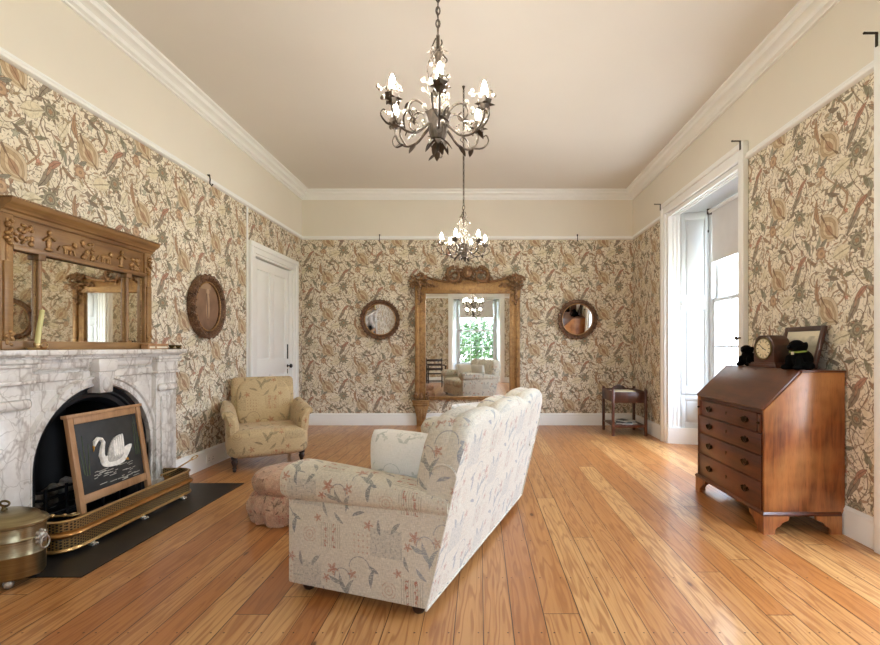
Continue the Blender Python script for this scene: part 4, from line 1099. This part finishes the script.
# =================================================================== ARMCHAIR
ac = thing('armchair', 'low golden-lit floral armchair with dark turned legs before the white door', 'armchair', (-2.24, 4.92, 0), R(30))
o = MB().ell((0, -.05, .258), (.375, .335, .142), None, 40, 24, .36).build('seat', 'armchair_fabric_warm_lit', ac)
BR = Matrix.Translation((0, .17, .30)) @ Matrix.Rotation(R(-14), 4, 'X')
m_ = MB(); m_.box(-.315, .315, -.0, .13, 0, .60, .05, 5, BR)
m_.ell(BR @ Vector((0, .0, .30)), (.27, .045, .27), rotm(-14), 32, 18, .6); m_.build('backrest', 'armchair_fabric_warm_lit', ac)
for s in (-1, 1):
    NY, NA = 22, 24
    def sec(i, j):
        t = i / (NY - 1); y = -.33 + t * .60; k = 1.0
        if t < .12: k = sqrt(max(0.0, 1 - ((.12 - t) / .12) ** 2))
        a = 2 * pi * j / NA; ca, sa = cos(a), sin(a); pw = lambda q: math.copysign(abs(q) ** .7, q)
        zt = .575 + .06 * t; zb = .30; zc, hh = (zt + zb) / 2, (zt - zb) / 2
        zz = pw(sa); flare = .045 * max(0, zz) ** 2 + .01
        return (s * (.312 + flare + pw(ca) * .058 * (.4 + .6 * k)), y, zc + zz * hh * (.75 + .25 * k))
    MB().grid(sec, NY, NA, False, True, True).build('arm', 'armchair_fabric_warm_lit', ac)
    MB().tube([(s * .375, -.30, .545), (s * .378, 0, .56), (s * .37, .2, .58)], [.04, .045, .04], 14).build('arm_scroll', 'armchair_fabric_warm_lit', ac)
for s in (-1, 1):
    MB().lathe([(0, .0), (.012, 0), (.018, .012), (.012, .024), (.02, .032), (.014, .05), (.024, .075), (.03, .10), (.022, .118), (.03, .125), (.03, .17), (0, .17)], 18, T(s * .305, -.30, 0)).build('leg', 'dark_wood', ac)
    MB().tube([(s * .27, .20, .2), (s * .27, .25, .10), (s * .27, .30, 0)], [.024, .02, .016], 8).build('leg', 'dark_wood', ac)

# =================================================================== OTTOMAN
ot = thing('ottoman', 'round rose floral ottoman with gathered skirt tucked behind the sofa arm', 'ottoman', (-1.35, 3.38, 0))
NT = 96
def otf(prof, ruff):
    def fn(i, j):
        t = 2 * pi * i / NT; r, z, k = prof[j]; q = 1 + k * ruff * (sin(17 * t + z * 6) * .55 + sin(31 * t - z * 9) * .25 + sin(7 * t + 1) * .2)
        return (r * q * cos(t), r * q * sin(t), z + k * .006 * sin(9 * t))
    return fn
pf = [(.001, .345, 0), (.10, .344, .1), (.19, .334, .3), (.245, .312, .5), (.262, .28, .8), (.262, .25, 1), (.25, .215, 1), (.232, .195, 1), (.20, .19, .5), (.001, .19, 0)]
MB().grid(otf(pf, .016), NT, len(pf), True, False).build('top_cushion', 'ottoman_fabric', ot)
pf = [(.18, .205, 0), (.235, .20, .6), (.265, .175, 1), (.285, .13, 1.2), (.285, .08, 1.3), (.27, .03, 1.4), (.265, .008, 1.5), (.22, .01, .6), (.001, .015, 0)]
MB().grid(otf(pf, .04), NT, len(pf), True, False).build('skirt', 'ottoman_fabric', ot)

# =================================================================== SIDE TABLE
st_ = thing('side_table', 'small dark wood side table with raised back edge standing in the far corner', 'table', (2.015, 6.585, 0))
tx, ty = .22, .245
for sx in (-1, 1):
    for sy in (-1, 1):
        MB().box(sx * tx - .018, sx * tx + .018, sy * ty - .018, sy * ty + .018, 0, .62, .004).ell((sx * tx, sy * ty, .622), (.018, .018, .012)).build('leg', 'table_wood', st_)
MB().box(-tx, tx, -ty, ty, .565, .582, .003).build('table_top', 'table_wood', st_)
a_ = MB(); a_.box(-tx + .01, tx - .01, -ty - .01, -ty + .008, .445, .592, .003)
for sx in (-1, 1): a_.box(sx * tx - .008, sx * tx + .008, -ty, ty, .455, .60, .003)
a_.box(-tx, tx, ty - .008, ty + .008, .455, .59, .003); a_.build('apron', 'table_wood', st_)
MB().prism([(-tx, .585), (tx, .585), (tx, .60), (.10, .605), (.07, .635), (.0, .655), (-.07, .635), (-.10, .605), (-tx, .60)], ty - .006, ty + .008, 'Y', .002).build('gallery', 'table_wood', st_)
MB().box(-tx, tx, -ty, ty, .125, .142, .003).box(-tx, tx, -ty - .008, -ty + .008, .112, .15, .003).build('shelf', 'table_wood', st_)
pp = thing('paper_stack', 'cream papers lying flat on the small corner table', 'papers', (1.98, 6.52, .582))
MB().box(-.14, .14, -.12, .12, 0, .012, .002).box(-.10, .13, -.11, .10, .012, .02, .002, 2, T(0, 0, 0, 0, 0, 8)).build('sheets', 'cream_paper', pp)
for (x, y, z, rz, mt, lab) in ((2.03, 6.56, .142, 12, 'magazine_white', 'white magazine lowest on the shelf of the small corner table'), (1.99, 6.50, .1545, -14, 'magazine_dark', 'dark covered magazine on the shelf of the small corner table'),
                           (2.03, 6.60, .167, 28, 'magazine_white', 'white magazine on top of the pile under the small corner table')):
    mg = thing('magazine', lab, 'magazine', (x, y, z), R(rz), 'magazines on the side table shelf')
    MB().box(-.105, .105, -.135, .135, 0, .009, .002).build('pages', 'magazine_white', mg); MB().box(-.106, .106, -.136, .136, .009, .011).box(-.107, -.105, -.136, .136, 0, .011).build('cover', mt, mg)
    if mt == 'magazine_white': MB().box(-.08, .05, -.06, .10, .011, .0117).build('cover_picture', 'magazine_dark', mg)

# =================================================================== BUREAU
bu = thing('bureau', 'mahogany slope front writing bureau with four drawers against the papered wall', 'bureau', (1.825, 3.016, 0))
BD, BW = .518, .925
out = [(0, .13), (BD, .13), (BD, 1.036), (.245, 1.036), (0, .793)]
MB().prism(out, 0, .022, 'Y', .002).build('side_panel', 'mahogany_side', bu); MB().prism(out, BW - .022, BW, 'Y', .002).build('side_panel', 'mahogany_side', bu)
MB().prism([(.012, .13), (BD - .005, .13), (BD - .005, 1.03), (.25, 1.03), (.016, .79)], .02, BW - .02, 'Y').build('carcass', 'mahogany_front', bu)
MB().box(.235, BD + .004, -.006, BW + .006, 1.036, 1.05, .004).build('top', 'mahogany_lid', bu)
ld = MB(); nrm = Vector((-.243, 0, .245)).normalized(); LMt = Matrix.Translation((0, 0, .793)) @ Matrix.Rotation(-atan2(.243, .245), 4, 'Y')
Ls = sqrt(.245 ** 2 + .243 ** 2)
ld.box(-.004, Ls + .003, .004, BW - .004, .0, .018, .004, 2, LMt); lidp = ld.build('slope_lid', 'mahogany_lid', bu)
MB().box(.03, .033, BW / 2 - .012, BW / 2 + .012, .018, .0205, .001, 1, LMt @ T(.35 - .06, 0, 0)).build('keyhole_plate', 'handle_brass', lidp)
def bail(parent, x, y, z):
    h = MB(); plate = [(-.045, -.005), (-.03, .014), (-.012, .012), (0, .022), (.012, .012), (.03, .014), (.045, -.005), (.028, -.018), (.012, -.012), (0, -.02), (-.012, -.012), (-.028, -.018)]
    h.prism([(y + a, z + b) for a, b in plate], x - .003, x, 'X')
    h.tube([(x - .008, y + .032 * cos(pi + pi * k / 10), z + .002 + .026 * sin(pi + pi * k / 10)) for k in range(11)], .0038, 8)
    for s in (-1, 1): h.ell((x - .007, y + s * .032, z + .003), (.008, .006, .006), None, 8, 6)
    h.build('handle', 'handle_brass', parent)
for (z0, z1, ya, yb) in ((.140, .322, .024, BW - .024), (.327, .491, .024, BW - .024), (.496, .636, .024, BW - .024), (.641, .764, .073, BW - .073)):
    dr = MB().box(-.004, .02, ya, yb, z0, z1, .002).build('drawer', 'mahogany_front', bu)
    q = MB()
    for (a, b, c_, d_) in ((ya, yb, z0, z0 + .004), (ya, yb, z1 - .004, z1), (ya, ya + .004, z0, z1), (yb - .004, yb, z0, z1)): q.box(-.008, .0, a, b, c_, d_, .001)
    q.build('cock_bead', 'mahogany_front', dr)
    for s in (-1, 1): bail(dr, -.005, BW / 2 + s * .25, (z0 + z1) / 2 + .005)
    MB().prism([(BW / 2 - .009, (z0 + z1) / 2 + .02), (BW / 2 + .009, (z0 + z1) / 2 + .02), (BW / 2, (z0 + z1) / 2 - .005)], -.007, -.004, 'X').build('keyhole_plate', 'handle_brass', dr)
for y in (.048, BW - .048):
    l_ = MB().box(-.006, .02, y - .018, y + .018, .644, .760, .002).build('loper', 'mahogany_front', bu)
    MB().ell((-.014, y, .705), (.012, .009, .009)).build('knob', 'handle_brass', l_)
MB().sweep([(BD - .03, -.0), (0, 0), (0, BW), (BD - .03, BW)], [(.0, .118), (.014, .118), (.016, .13), (.006, .142), (0, .142)]).build('base_moulding', 'mahogany_front', bu)
MB().box(.005, BD, .005, BW - .005, .115, .135).build('bottom_board', 'mahogany_front', bu)
ft = [(0, 0), (.075, 0), (.072, .025), (.085, .045), (.105, .052), (.12, .075), (.16, .09), (.165, .118), (0, .118)]
for sx in (0, 1):
    for sy in (0, 1):
        m_ = MB(); fx = lambda a: (a - .012 if sx == 0 else BD - .028 - a); fy = lambda a: (a - .012 if sy == 0 else BW - a + .012)
        pa = [(fx(a), b) for a, b in ft]; pb_ = [(fy(max(a, .0215)), b) for a, b in ft]; pb_ = [q for i_, q in enumerate(pb_) if i_ == 0 or q != pb_[i_ - 1]]
        m_.prism(pa, *sorted((fy(0), fy(.022))), axis='Y'); m_.prism(pb_, *sorted((fx(0), fx(.022))), axis='X')
        m_.build('bracket_foot', 'mahogany_side' , bu)
BT = 1.05
# clock
ck = thing('mantel_clock', 'small walnut mantel clock with round cream dial on top of the bureau', 'clock', (2.152, 3.47, BT), R(-82)); ck.scale = (1.1, .95, 1.08)
MB().box(-.122, .122, -.085, .085, .0, .022, .004).box(-.112, .112, -.08, .08, .02, .034, .006).build('base', 'clock_wood', ck)
MB().prism([(-.092, .03), (.092, .03), (.092, .15), (.075, .19), (.045, .218), (-.045, .218), (-.075, .19), (-.092, .15)], -.068, .075, 'Y', .004).build('case', 'clock_wood', ck)
MB().tube([(.072 * cos(2 * pi * k / 40), -.071, .128 + .072 * sin(2 * pi * k / 40)) for k in range(40)], .006, 8, closed=True).build('bezel', 'brass_dull', ck)
dl_ = MB().lathe([(0, 0), (.070, 0), (.070, .004), (0, .004)], 40, T(0, -.068, .128, 90, 0, 0)).build('dial', 'clock_dial', ck, angle=20)
plane_uv(dl_, lambda c: (c.x, c.z - .128))
hd = MB(); hd.box(-.002, .002, -.0745, -.0735, .0, .046, 0, 1, T(0, 0, .128, 0, -50, 0)); hd.box(-.0025, .0025, -.0755, -.0745, .0, .032, 0, 1, T(0, 0, .128, 0, 110, 0)); hd.ell((0, -.074, .128), (.005, .003, .005)); hd.build('hands', 'black_iron', dl_)
# two black plush dogs
def plush(lab, loc, rz, sc=1.0, tagged=True):
    t_ = thing('plush_dog', lab, 'toy dog', loc, R(rz), 'black plush dogs on the bureau'); t_.scale = (sc,) * 3
    m_ = MB(); m_.ell((0, .01, .068), (.062, .075, .068)); m_.ell((0, -.02, .10), (.05, .05, .05)); m_.ell((0, -.035, .158), (.045, .05, .040)); m_.ell((0, -.08, .148), (.024, .032, .021))
    for s in (-1, 1):
        m_.ell((s * .045, -.02, .150), (.014, .024, .036), rotm(0, s * 12)); m_.ell((s * .038, -.06, .05), (.02, .024, .05)); m_.ell((s * .042, -.085, .016), (.024, .034, .017)); m_.ell((s * .062, -.01, .026), (.026, .05, .028))
    m_.ell((0, .085, .03), (.016, .04, .016))
    o = m_.build('body', 'black_fur', t_)
    r_ = o.modifiers.new('r', 'REMESH'); r_.mode = 'VOXEL'; r_.voxel_size = .006; r_.use_smooth_shade = True
    s_ = o.modifiers.new('k', 'SMOOTH'); s_.iterations = 3
    MB().ell((0, -.112, .153), (.008, .006, .006)).build('nose', 'black_iron', t_)
    if tagged:
        MB().tube([(.047 * cos(2 * pi * k / 24), -.022 + .045 * sin(2 * pi * k / 24), .122 + .006 * sin(2 * pi * k / 24)) for k in range(24)], .006, 6, closed=True).build('collar', 'collar_green', t_)
        MB().box(-.010, .010, -.073, -.071, .10, .118, .002).build('collar_tag', 'cream_paper', t_)
    return t_
plush('black plush dog with green collar sitting beside the clock on the bureau', (2.128, 3.12, BT), -72, 1.0)
plush('black plush dog half hidden behind the clock near the window', (2.15, 3.765, BT), -60, .84, False)
pf_ = thing('photo_frame', 'dark wooden frame with pale landscape leaning on the wall above the bureau', 'picture frame', (2.240, 3.355, BT + .006))
FM = Matrix.Rotation(R(14), 4, 'Y')
fw, fh = .205, .30
for s in (-1, 1): a, b = sorted((s * fw, s * (fw - .035))); MB().box(0, .022, a, b, 0, fh, .004, 2, FM).build('stile', 'walnut', pf_)
for (a, b) in ((0, .035), (fh - .035, fh)): MB().box(.0, .022, -fw + .03, fw - .03, a, b, .004, 2, FM).build('rail', 'walnut', pf_)
o = MB().box(.008, .014, -fw + .03, fw - .03, .03, fh - .03, 0, 1, FM).build('print', 'landscape_print', pf_); plane_uv(o, lambda c: (c.y, c.z - .15))
tb = thing('tieback_hook', 'dark brass curtain tieback hook on the window trim behind the clock', 'hook', (XR - .035, W1 - OT + .03, 1.28))
MB().lathe([(0, 0), (.016, 0), (.016, .006), (.006, .012), (.006, .04), (.018, .05), (.02, .058), (0, .066)], 14, T(0, 0, 0, 0, -90, 0)).tube([(-.04, 0, 0), (-.05, 0, -.03), (-.045, 0, -.05)], .005).build('hook', 'handle_brass', tb)

# =================================================================== LADDER-BACK CHAIR (seen in the tall mirror only)
lc = thing('ladder_back_chair', 'dark wood armchair with ladder back and pale seat, reflected in the gilt mirror', 'chair', (-1.30, .62, 0), R(180 - 15))
for sx in (-1, 1):
    MB().tube([(sx * .25, -.22, 0), (sx * .25, -.22, .64)], .019, 10).build('leg', 'dark_wood', lc)
    MB().tube([(sx * .23, .22, 0), (sx * .23, .22, .45), (sx * .235, .29, .86)], .019, 10).build('leg', 'dark_wood', lc)
    MB().tube([(sx * .255, -.26, .645), (sx * .25, 0, .665), (sx * .235, .25, .66)], .02, 10).build('armrest', 'dark_wood', lc)
    MB().tube([(sx * .24, -.22, .14), (sx * .235, .22, .14)], .011, 8).build('stretcher', 'dark_wood', lc)
for z, y in ((.54, .235), (.67, .257), (.80, .28)): MB().box(-.235, .235, y - .008, y + .008, z - .03, z + .035, .006).build('back_slat', 'dark_wood', lc)
for y in (-.22, .22): MB().tube([(-.24, y, .20), (.24, y, .20)], .011, 8).build('stretcher', 'dark_wood', lc)
MB().box(-.255, .255, -.245, .235, .415, .45, .01).build('seat_frame', 'dark_wood', lc)
MB().ell((0, -.01, .455), (.24, .22, .03), None, 24, 12, .6).build('seat_pad', 'chair_linen', lc)

# =================================================================== CHANDELIERS
def make_chandelier(X, Y, rz, lab):
    c = thing('chandelier', lab, 'chandelier', (X, Y, ZC), rz, 'wrought metal chandeliers')
    z = lambda a: a - ZC
    MB().lathe([(0, 0), (.014, 0), (.014, -.005), (.009, -.02), (.006, -.035), (0, -.036)], 20).tube([(.010 * cos(t * pi / 6), 0, -.043 + .010 * sin(t * pi / 6)) for t in range(12)], .003, 6, closed=True).build('ceiling_rose', 'chandelier_metal', c)
    ch = MB(); zz = z(ZC) - .05; k = 0
    while zz > z(2.50):
        pts = [(.008 * cos(t * pi / 5), 0, zz - .014 + .017 * sin(t * pi / 5)) for t in range(10)]
        if k % 2: pts = [(0, x, q) for x, _, q in pts]
        ch.tube(pts, .0028, 5, closed=True); zz -= .026; k += 1
    ch.tube([(.004 * sin(i * 1.3), .004 * cos(i * 1.3), z(2.49) + (z(ZC) - .04 - z(2.49)) * i / 40) for i in range(41)], .0022, 5)
    ch.build('chain', 'chandelier_metal', c)
    s_ = MB(); s_.tube([(0, 0, z(2.06)), (0, 0, z(2.46))], .007, 10); s_.tube([(.017 * cos(t * pi / 8), 0, z(2.475) + .02 * sin(t * pi / 8)) for t in range(16)], .0035, 6, closed=True)
    s_.lathe([(0, z(2.40)), (.018, z(2.385)), (.01, z(2.36)), (.016, z(2.34)), (.0, z(2.33))], 16)
    for q in range(3):                                 # twisting tendrils round the stem
        s_.tube([((.014 + .03 * sin(pi * i / 24)) * cos(q * 2.1 + i * .32), (.014 + .03 * sin(pi * i / 24)) * sin(q * 2.1 + i * .32), z(2.14) + .30 * i / 24) for i in range(25)], .003, 5)
    s_.build('stem', 'chandelier_metal', c)
    MB().lathe([(0, z(2.035)), (.026, z(2.038)), (.034, z(2.06)), (.041, z(2.10)), (.050, z(2.125)), (.058, z(2.135)), (.053, z(2.139)), (.036, z(2.125)), (0, z(2.115))], 24, None, 1, 1, 12, .05).build('flower_pot', 'chandelier_metal', c)
    def cr(P, R_, n=4):
        o, rr = [], []
        for i in range(len(P) - 1):
            p0, p1, p2, p3 = Vector(P[max(i - 1, 0)]), Vector(P[i]), Vector(P[i + 1]), Vector(P[min(i + 2, len(P) - 1)])
            for q in range(n):
                t = q / n; o.append(.5 * (2 * p1 + (p2 - p0) * t + (2 * p0 - 5 * p1 + 4 * p2 - p3) * t * t + (3 * p1 - p0 - 3 * p2 + p3) * t ** 3)); rr.append(R_[i] + (R_[i + 1] - R_[i]) * t)
        o.append(Vector(P[-1])); rr.append(R_[-1]); return o, rr
    def leafq(mb, p, d, L, w, droop=.3):
        p = Vector(p); d = Vector(d).normalized(); side = d.cross(Vector((0, 0, 1)))
        if side.length < .1: side = Vector((1, 0, 0))
        side.normalize(); up = side.cross(d)
        def fn(i, j):
            t = i / 6; ww = w * sin(pi * min(1, t * .92 + .08)) ** .8; s2 = (j - 1)
            return p + d * (L * t) + side * (ww * s2) + up * (-.0 + .25 * ww * abs(s2)) + Vector((0, 0, -droop * L * t * t))
        mb.grid(fn, 7, 3); mb.grid(lambda i, j: fn(i, j) - up * .0012, 7, 3)
    lf = MB()
    for q in range(9):
        a = q * 2 * pi / 9; leafq(lf, (.02 * cos(a), .02 * sin(a), z(2.035)), (cos(a), sin(a), -.6 - .5 * (q % 2)), .045, .013, .3)
    for q in range(6):
        a = q * 2 * pi / 6 + .4; leafq(lf, (.012 * cos(a), .012 * sin(a), z(2.39)), (cos(a), sin(a), .5), .04, .009, .5)
    lf.build('leaves', 'chandelier_metal', c)
    MB().tube([(0, 0, z(2.035)), (0, 0, z(2.005)), (.012, .0, z(1.985)), (.026, .0, z(1.982))], [.008, .006, .004, .002], 8).build('finial', 'chandelier_metal', c)
    bl_ = MB()
    for q in range(16):
        a = q * 2.4; r_ = .03 + .035 * random.random(); h_ = 2.15 + .21 * random.random(); bl_.ell((r_ * cos(a), r_ * sin(a), z(h_)), (.008, .008, .009), None, 8, 6)
        bl_.tube([(.012 * cos(a), .012 * sin(a), z(h_ - .03)), (r_ * cos(a), r_ * sin(a), z(h_))], .0014, 4)
    bl_.build('stem_blossoms', 'blossom', c)
    for q in range(6):
        a = q * pi / 3; ca, sa = cos(a), sin(a)
        def P(r_, zz_, off=0.0): return (r_ * ca - off * sa, r_ * sa + off * ca, z(zz_))
        ar = MB()
        ar.tube(*cr([P(.03, 2.10), P(.06, 2.075), P(.10, 2.04), (P(.145, 2.035)), P(.18, 2.055), P(.20, 2.09), P(.203, 2.125)], [.006, .006, .0055, .005, .005, .005, .006]), 8)
        ar.tube(*cr([P(.04, 2.13), P(.07, 2.16), P(.105, 2.165), P(.13, 2.14), P(.13, 2.11), P(.105, 2.095), P(.09, 2.115), P(.105, 2.13)], [.005, .005, .005, .0045, .004, .004, .0035, .003]), 7)
        ar.tube(*cr([P(.15, 2.038), P(.165, 2.075, .02), P(.15, 2.10, .035), P(.13, 2.085, .03), P(.14, 2.07, .022)], [.004, .004, .0035, .003, .0025]), 6)
        ar.tube(*cr([P(.165, 2.045), P(.21, 2.05, -.02), P(.235, 2.08, -.03), P(.225, 2.105, -.03), P(.21, 2.095, -.025)], [.004, .004, .0035, .003, .0025]), 6)
        arm = ar.build('arm', 'chandelier_metal', c)
        cu = MB(); cu.lathe([(0, 2.118 - ZC), (.012, 2.12 - ZC), (.022, 2.135 - ZC), (.028, 2.155 - ZC), (.026, 2.156 - ZC), (.016, 2.136 - ZC), (0, 2.13 - ZC)], 18, Matrix.Translation((.203 * ca, .203 * sa, 0)), 1, 1, 6, .12)
        for k in range(5): b_ = k * 2 * pi / 5; leafq(cu, P(.203, 2.13), (cos(b_), sin(b_), .35), .045, .011, .25)
        cu.build('candle_cup', 'chandelier_metal', arm)
        MB().lathe([(0, 2.135 - ZC), (.0095, 2.135 - ZC), (.0105, 2.175 - ZC), (0, 2.175 - ZC)], 14, Matrix.Translation((.203 * ca, .203 * sa, 0))).build('candle_sleeve', 'chandelier_metal', arm)
        MB().lathe([(0, 2.174 - ZC), (.008, 2.176 - ZC), (.0118, 2.189 - ZC), (.0125, 2.198 - ZC), (.0092, 2.214 - ZC), (.0035, 2.228 - ZC), (0, 2.233 - ZC)], 14, Matrix.Translation((.203 * ca, .203 * sa, 0))).build('bulb', 'bulb_glow', arm)
        for pp_, dd_, L_, w_, dr_ in ((P(.10, 2.042), (ca, sa, -.9), .05, .013, .1), (P(.17, 2.05), (ca * .4 - sa, sa * .4 + ca, -.6), .045, .011, .1), (P(.12, 2.15), (ca * .3 + sa, sa * .3 - ca, .1), .04, .010, .4)):
            lv = MB(); leafq(lv, pp_, dd_, L_, w_, dr_); lv.build('leaf', 'chandelier_metal', arm)
        bs = MB()
        for k in range(6):
            b_ = random.uniform(0, 2 * pi); r_ = random.uniform(.03, .055); h_ = random.uniform(2.12, 2.19)
            x0, y0_, z0 = P(.203, 2.13); x1, y1_, z1 = x0 + r_ * cos(b_), y0_ + r_ * sin(b_), z(h_)
            bs.tube([(x0, y0_, z0), ((x0 + x1) / 2, (y0_ + y1_) / 2, z1 + .004), (x1, y1_, z1)], .0013, 4)
            for t in range(2): bs.ell((x1 + random.uniform(-.006, .006), y1_ + random.uniform(-.006, .006), z1 + random.uniform(-.004, .008)), (.0075, .0075, .008), None, 8, 6)
        for k in range(4):
            r_, h_ = random.uniform(.06, .16), random.uniform(2.07, 2.16); bs.ell(P(r_, h_, random.uniform(-.03, .03)), (.008, .008, .009), None, 8, 6)
        bs.build('crystal_blossoms', 'blossom', arm)
    return c
make_chandelier(-.17, 1.90, R(-83), 'larger looking wrought metal chandelier with lit candle bulbs, above the cream sofa')
make_chandelier(-.15, 4.30, R(-48), 'wrought metal chandelier with lit bulbs hanging in front of the tall gilt mirror')

# =================================================================== GARDEN OUTSIDE (seen through the rear window, in the mirror)
struct(MB().box(-14, 14, -16, YR - .56, -.62, -.6).build('lawn', 'lawn', smooth=False))
def tree(X, Y, h, r, mat, lab, name='garden_tree'):
    t_ = thing(name, lab, 'tree', (X, Y, -.6), 0, 'trees in the garden')
    MB().tube([(0, 0, 0), (.03, 0, h * .4), (0, .05, h * .75)], [.10, .07, .03], 8).build('trunk', 'bark', t_)
    b = bmesh.new()
    for k in range(2600):
        d_ = Vector((random.gauss(0, 1), random.gauss(0, 1), random.gauss(0, 1))).normalized() * random.random() ** .4
        p = Vector((d_.x * r, d_.y * r, h * .62 + d_.z * h * .42)); n_ = Vector((random.gauss(0, 1), random.gauss(0, 1), random.gauss(0, 1))).normalized(); u_ = n_.orthogonal().normalized(); w_ = n_.cross(u_); L_ = random.uniform(.05, .10)
        b.faces.new([b.verts.new(p + u_ * L_), b.verts.new(p + w_ * L_ * .5), b.verts.new(p - u_ * L_), b.verts.new(p - w_ * L_ * .5)])
    m_ = MB(); m_.bm.free(); m_.bm = b; m_.build('foliage', mat, t_, smooth=False)
tree(-.15, -5.0, 3.0, 1.0, 'leaf_green', 'round leafy green tree reflected in the middle of the tall mirror')
tree(1.5, -6.7, 3.4, 1.2, 'leaf_green', 'leafy green tree reflected beside the white shutter in the tall mirror')
tree(-1.9, -6.7, 3.4, 1.2, 'leaf_blossom', 'pink blossom tree reflected in the tall gilt mirror window')

# =================================================================== LIGHT
wd = bpy.data.worlds.new('World'); SC.world = wd; wd.use_nodes = True
nt = wd.node_tree; G.nt = nt; bg = nt.nodes['Background']
_, _, gz = sep(E(nt.nodes.new('ShaderNodeTexCoord').outputs['Generated']))
sky = mix(ramp01(gz, .0, .9), tuple(x * .42 for x in lin('#DAE7FA')[:3]) + (1,), tuple(x * 1.35 for x in lin('#D2E3FA')[:3]) + (1,))
nt.links.new(mix(ramp01(gz, -.05, .01), tuple(x * .40 for x in lin('#F0F0EC')[:3]) + (1,), sky).v, bg.inputs[0]); bg.inputs[1].default_value = 7.2
def portal(loc, rot):
    l = bpy.data.lights.new('daylight_portal', 'AREA'); l.shape = 'RECTANGLE'; l.size = 1.25; l.size_y = 2.2; l.cycles.is_portal = True
    o = bpy.data.objects.new('daylight_portal', l); COL.objects.link(o); o.location = loc; o.rotation_euler = rot
portal((XR + .66, W1, 1.74), (R(90), 0, R(90))); portal((XR + .66, W0, 1.74), (R(90), 0, R(90))); portal((REARX, YR - .66, 1.74), (R(90), 0, 0))

cam = bpy.data.cameras.new('Camera'); co = bpy.data.objects.new('Camera', cam); COL.objects.link(co)
co.location = (0, 0, 1.2); co.rotation_euler = (R(90), 0, 0)
cam.sensor_width = 36; cam.sensor_fit = 'HORIZONTAL'; cam.lens = FP / 880 * 36; cam.shift_x = -40 / 880; cam.shift_y = 24.5 / 880; cam.clip_start = .02
SC.camera = co
SC.view_settings.view_transform = 'Standard'; SC.view_settings.look = 'None'; SC.view_settings.gamma = 1; SC.view_settings.use_curve_mapping = False
SC.view_settings.exposure = 2.34
cy = SC.cycles
try:
    cy.use_denoising = True; cy.max_bounces = 14; cy.diffuse_bounces = 8; cy.glossy_bounces = 6; cy.transmission_bounces = 8; cy.transparent_max_bounces = 12; cy.sample_clamp_indirect = 8; cy.caustics_reflective = False; cy.caustics_refractive = False
except Exception: pass
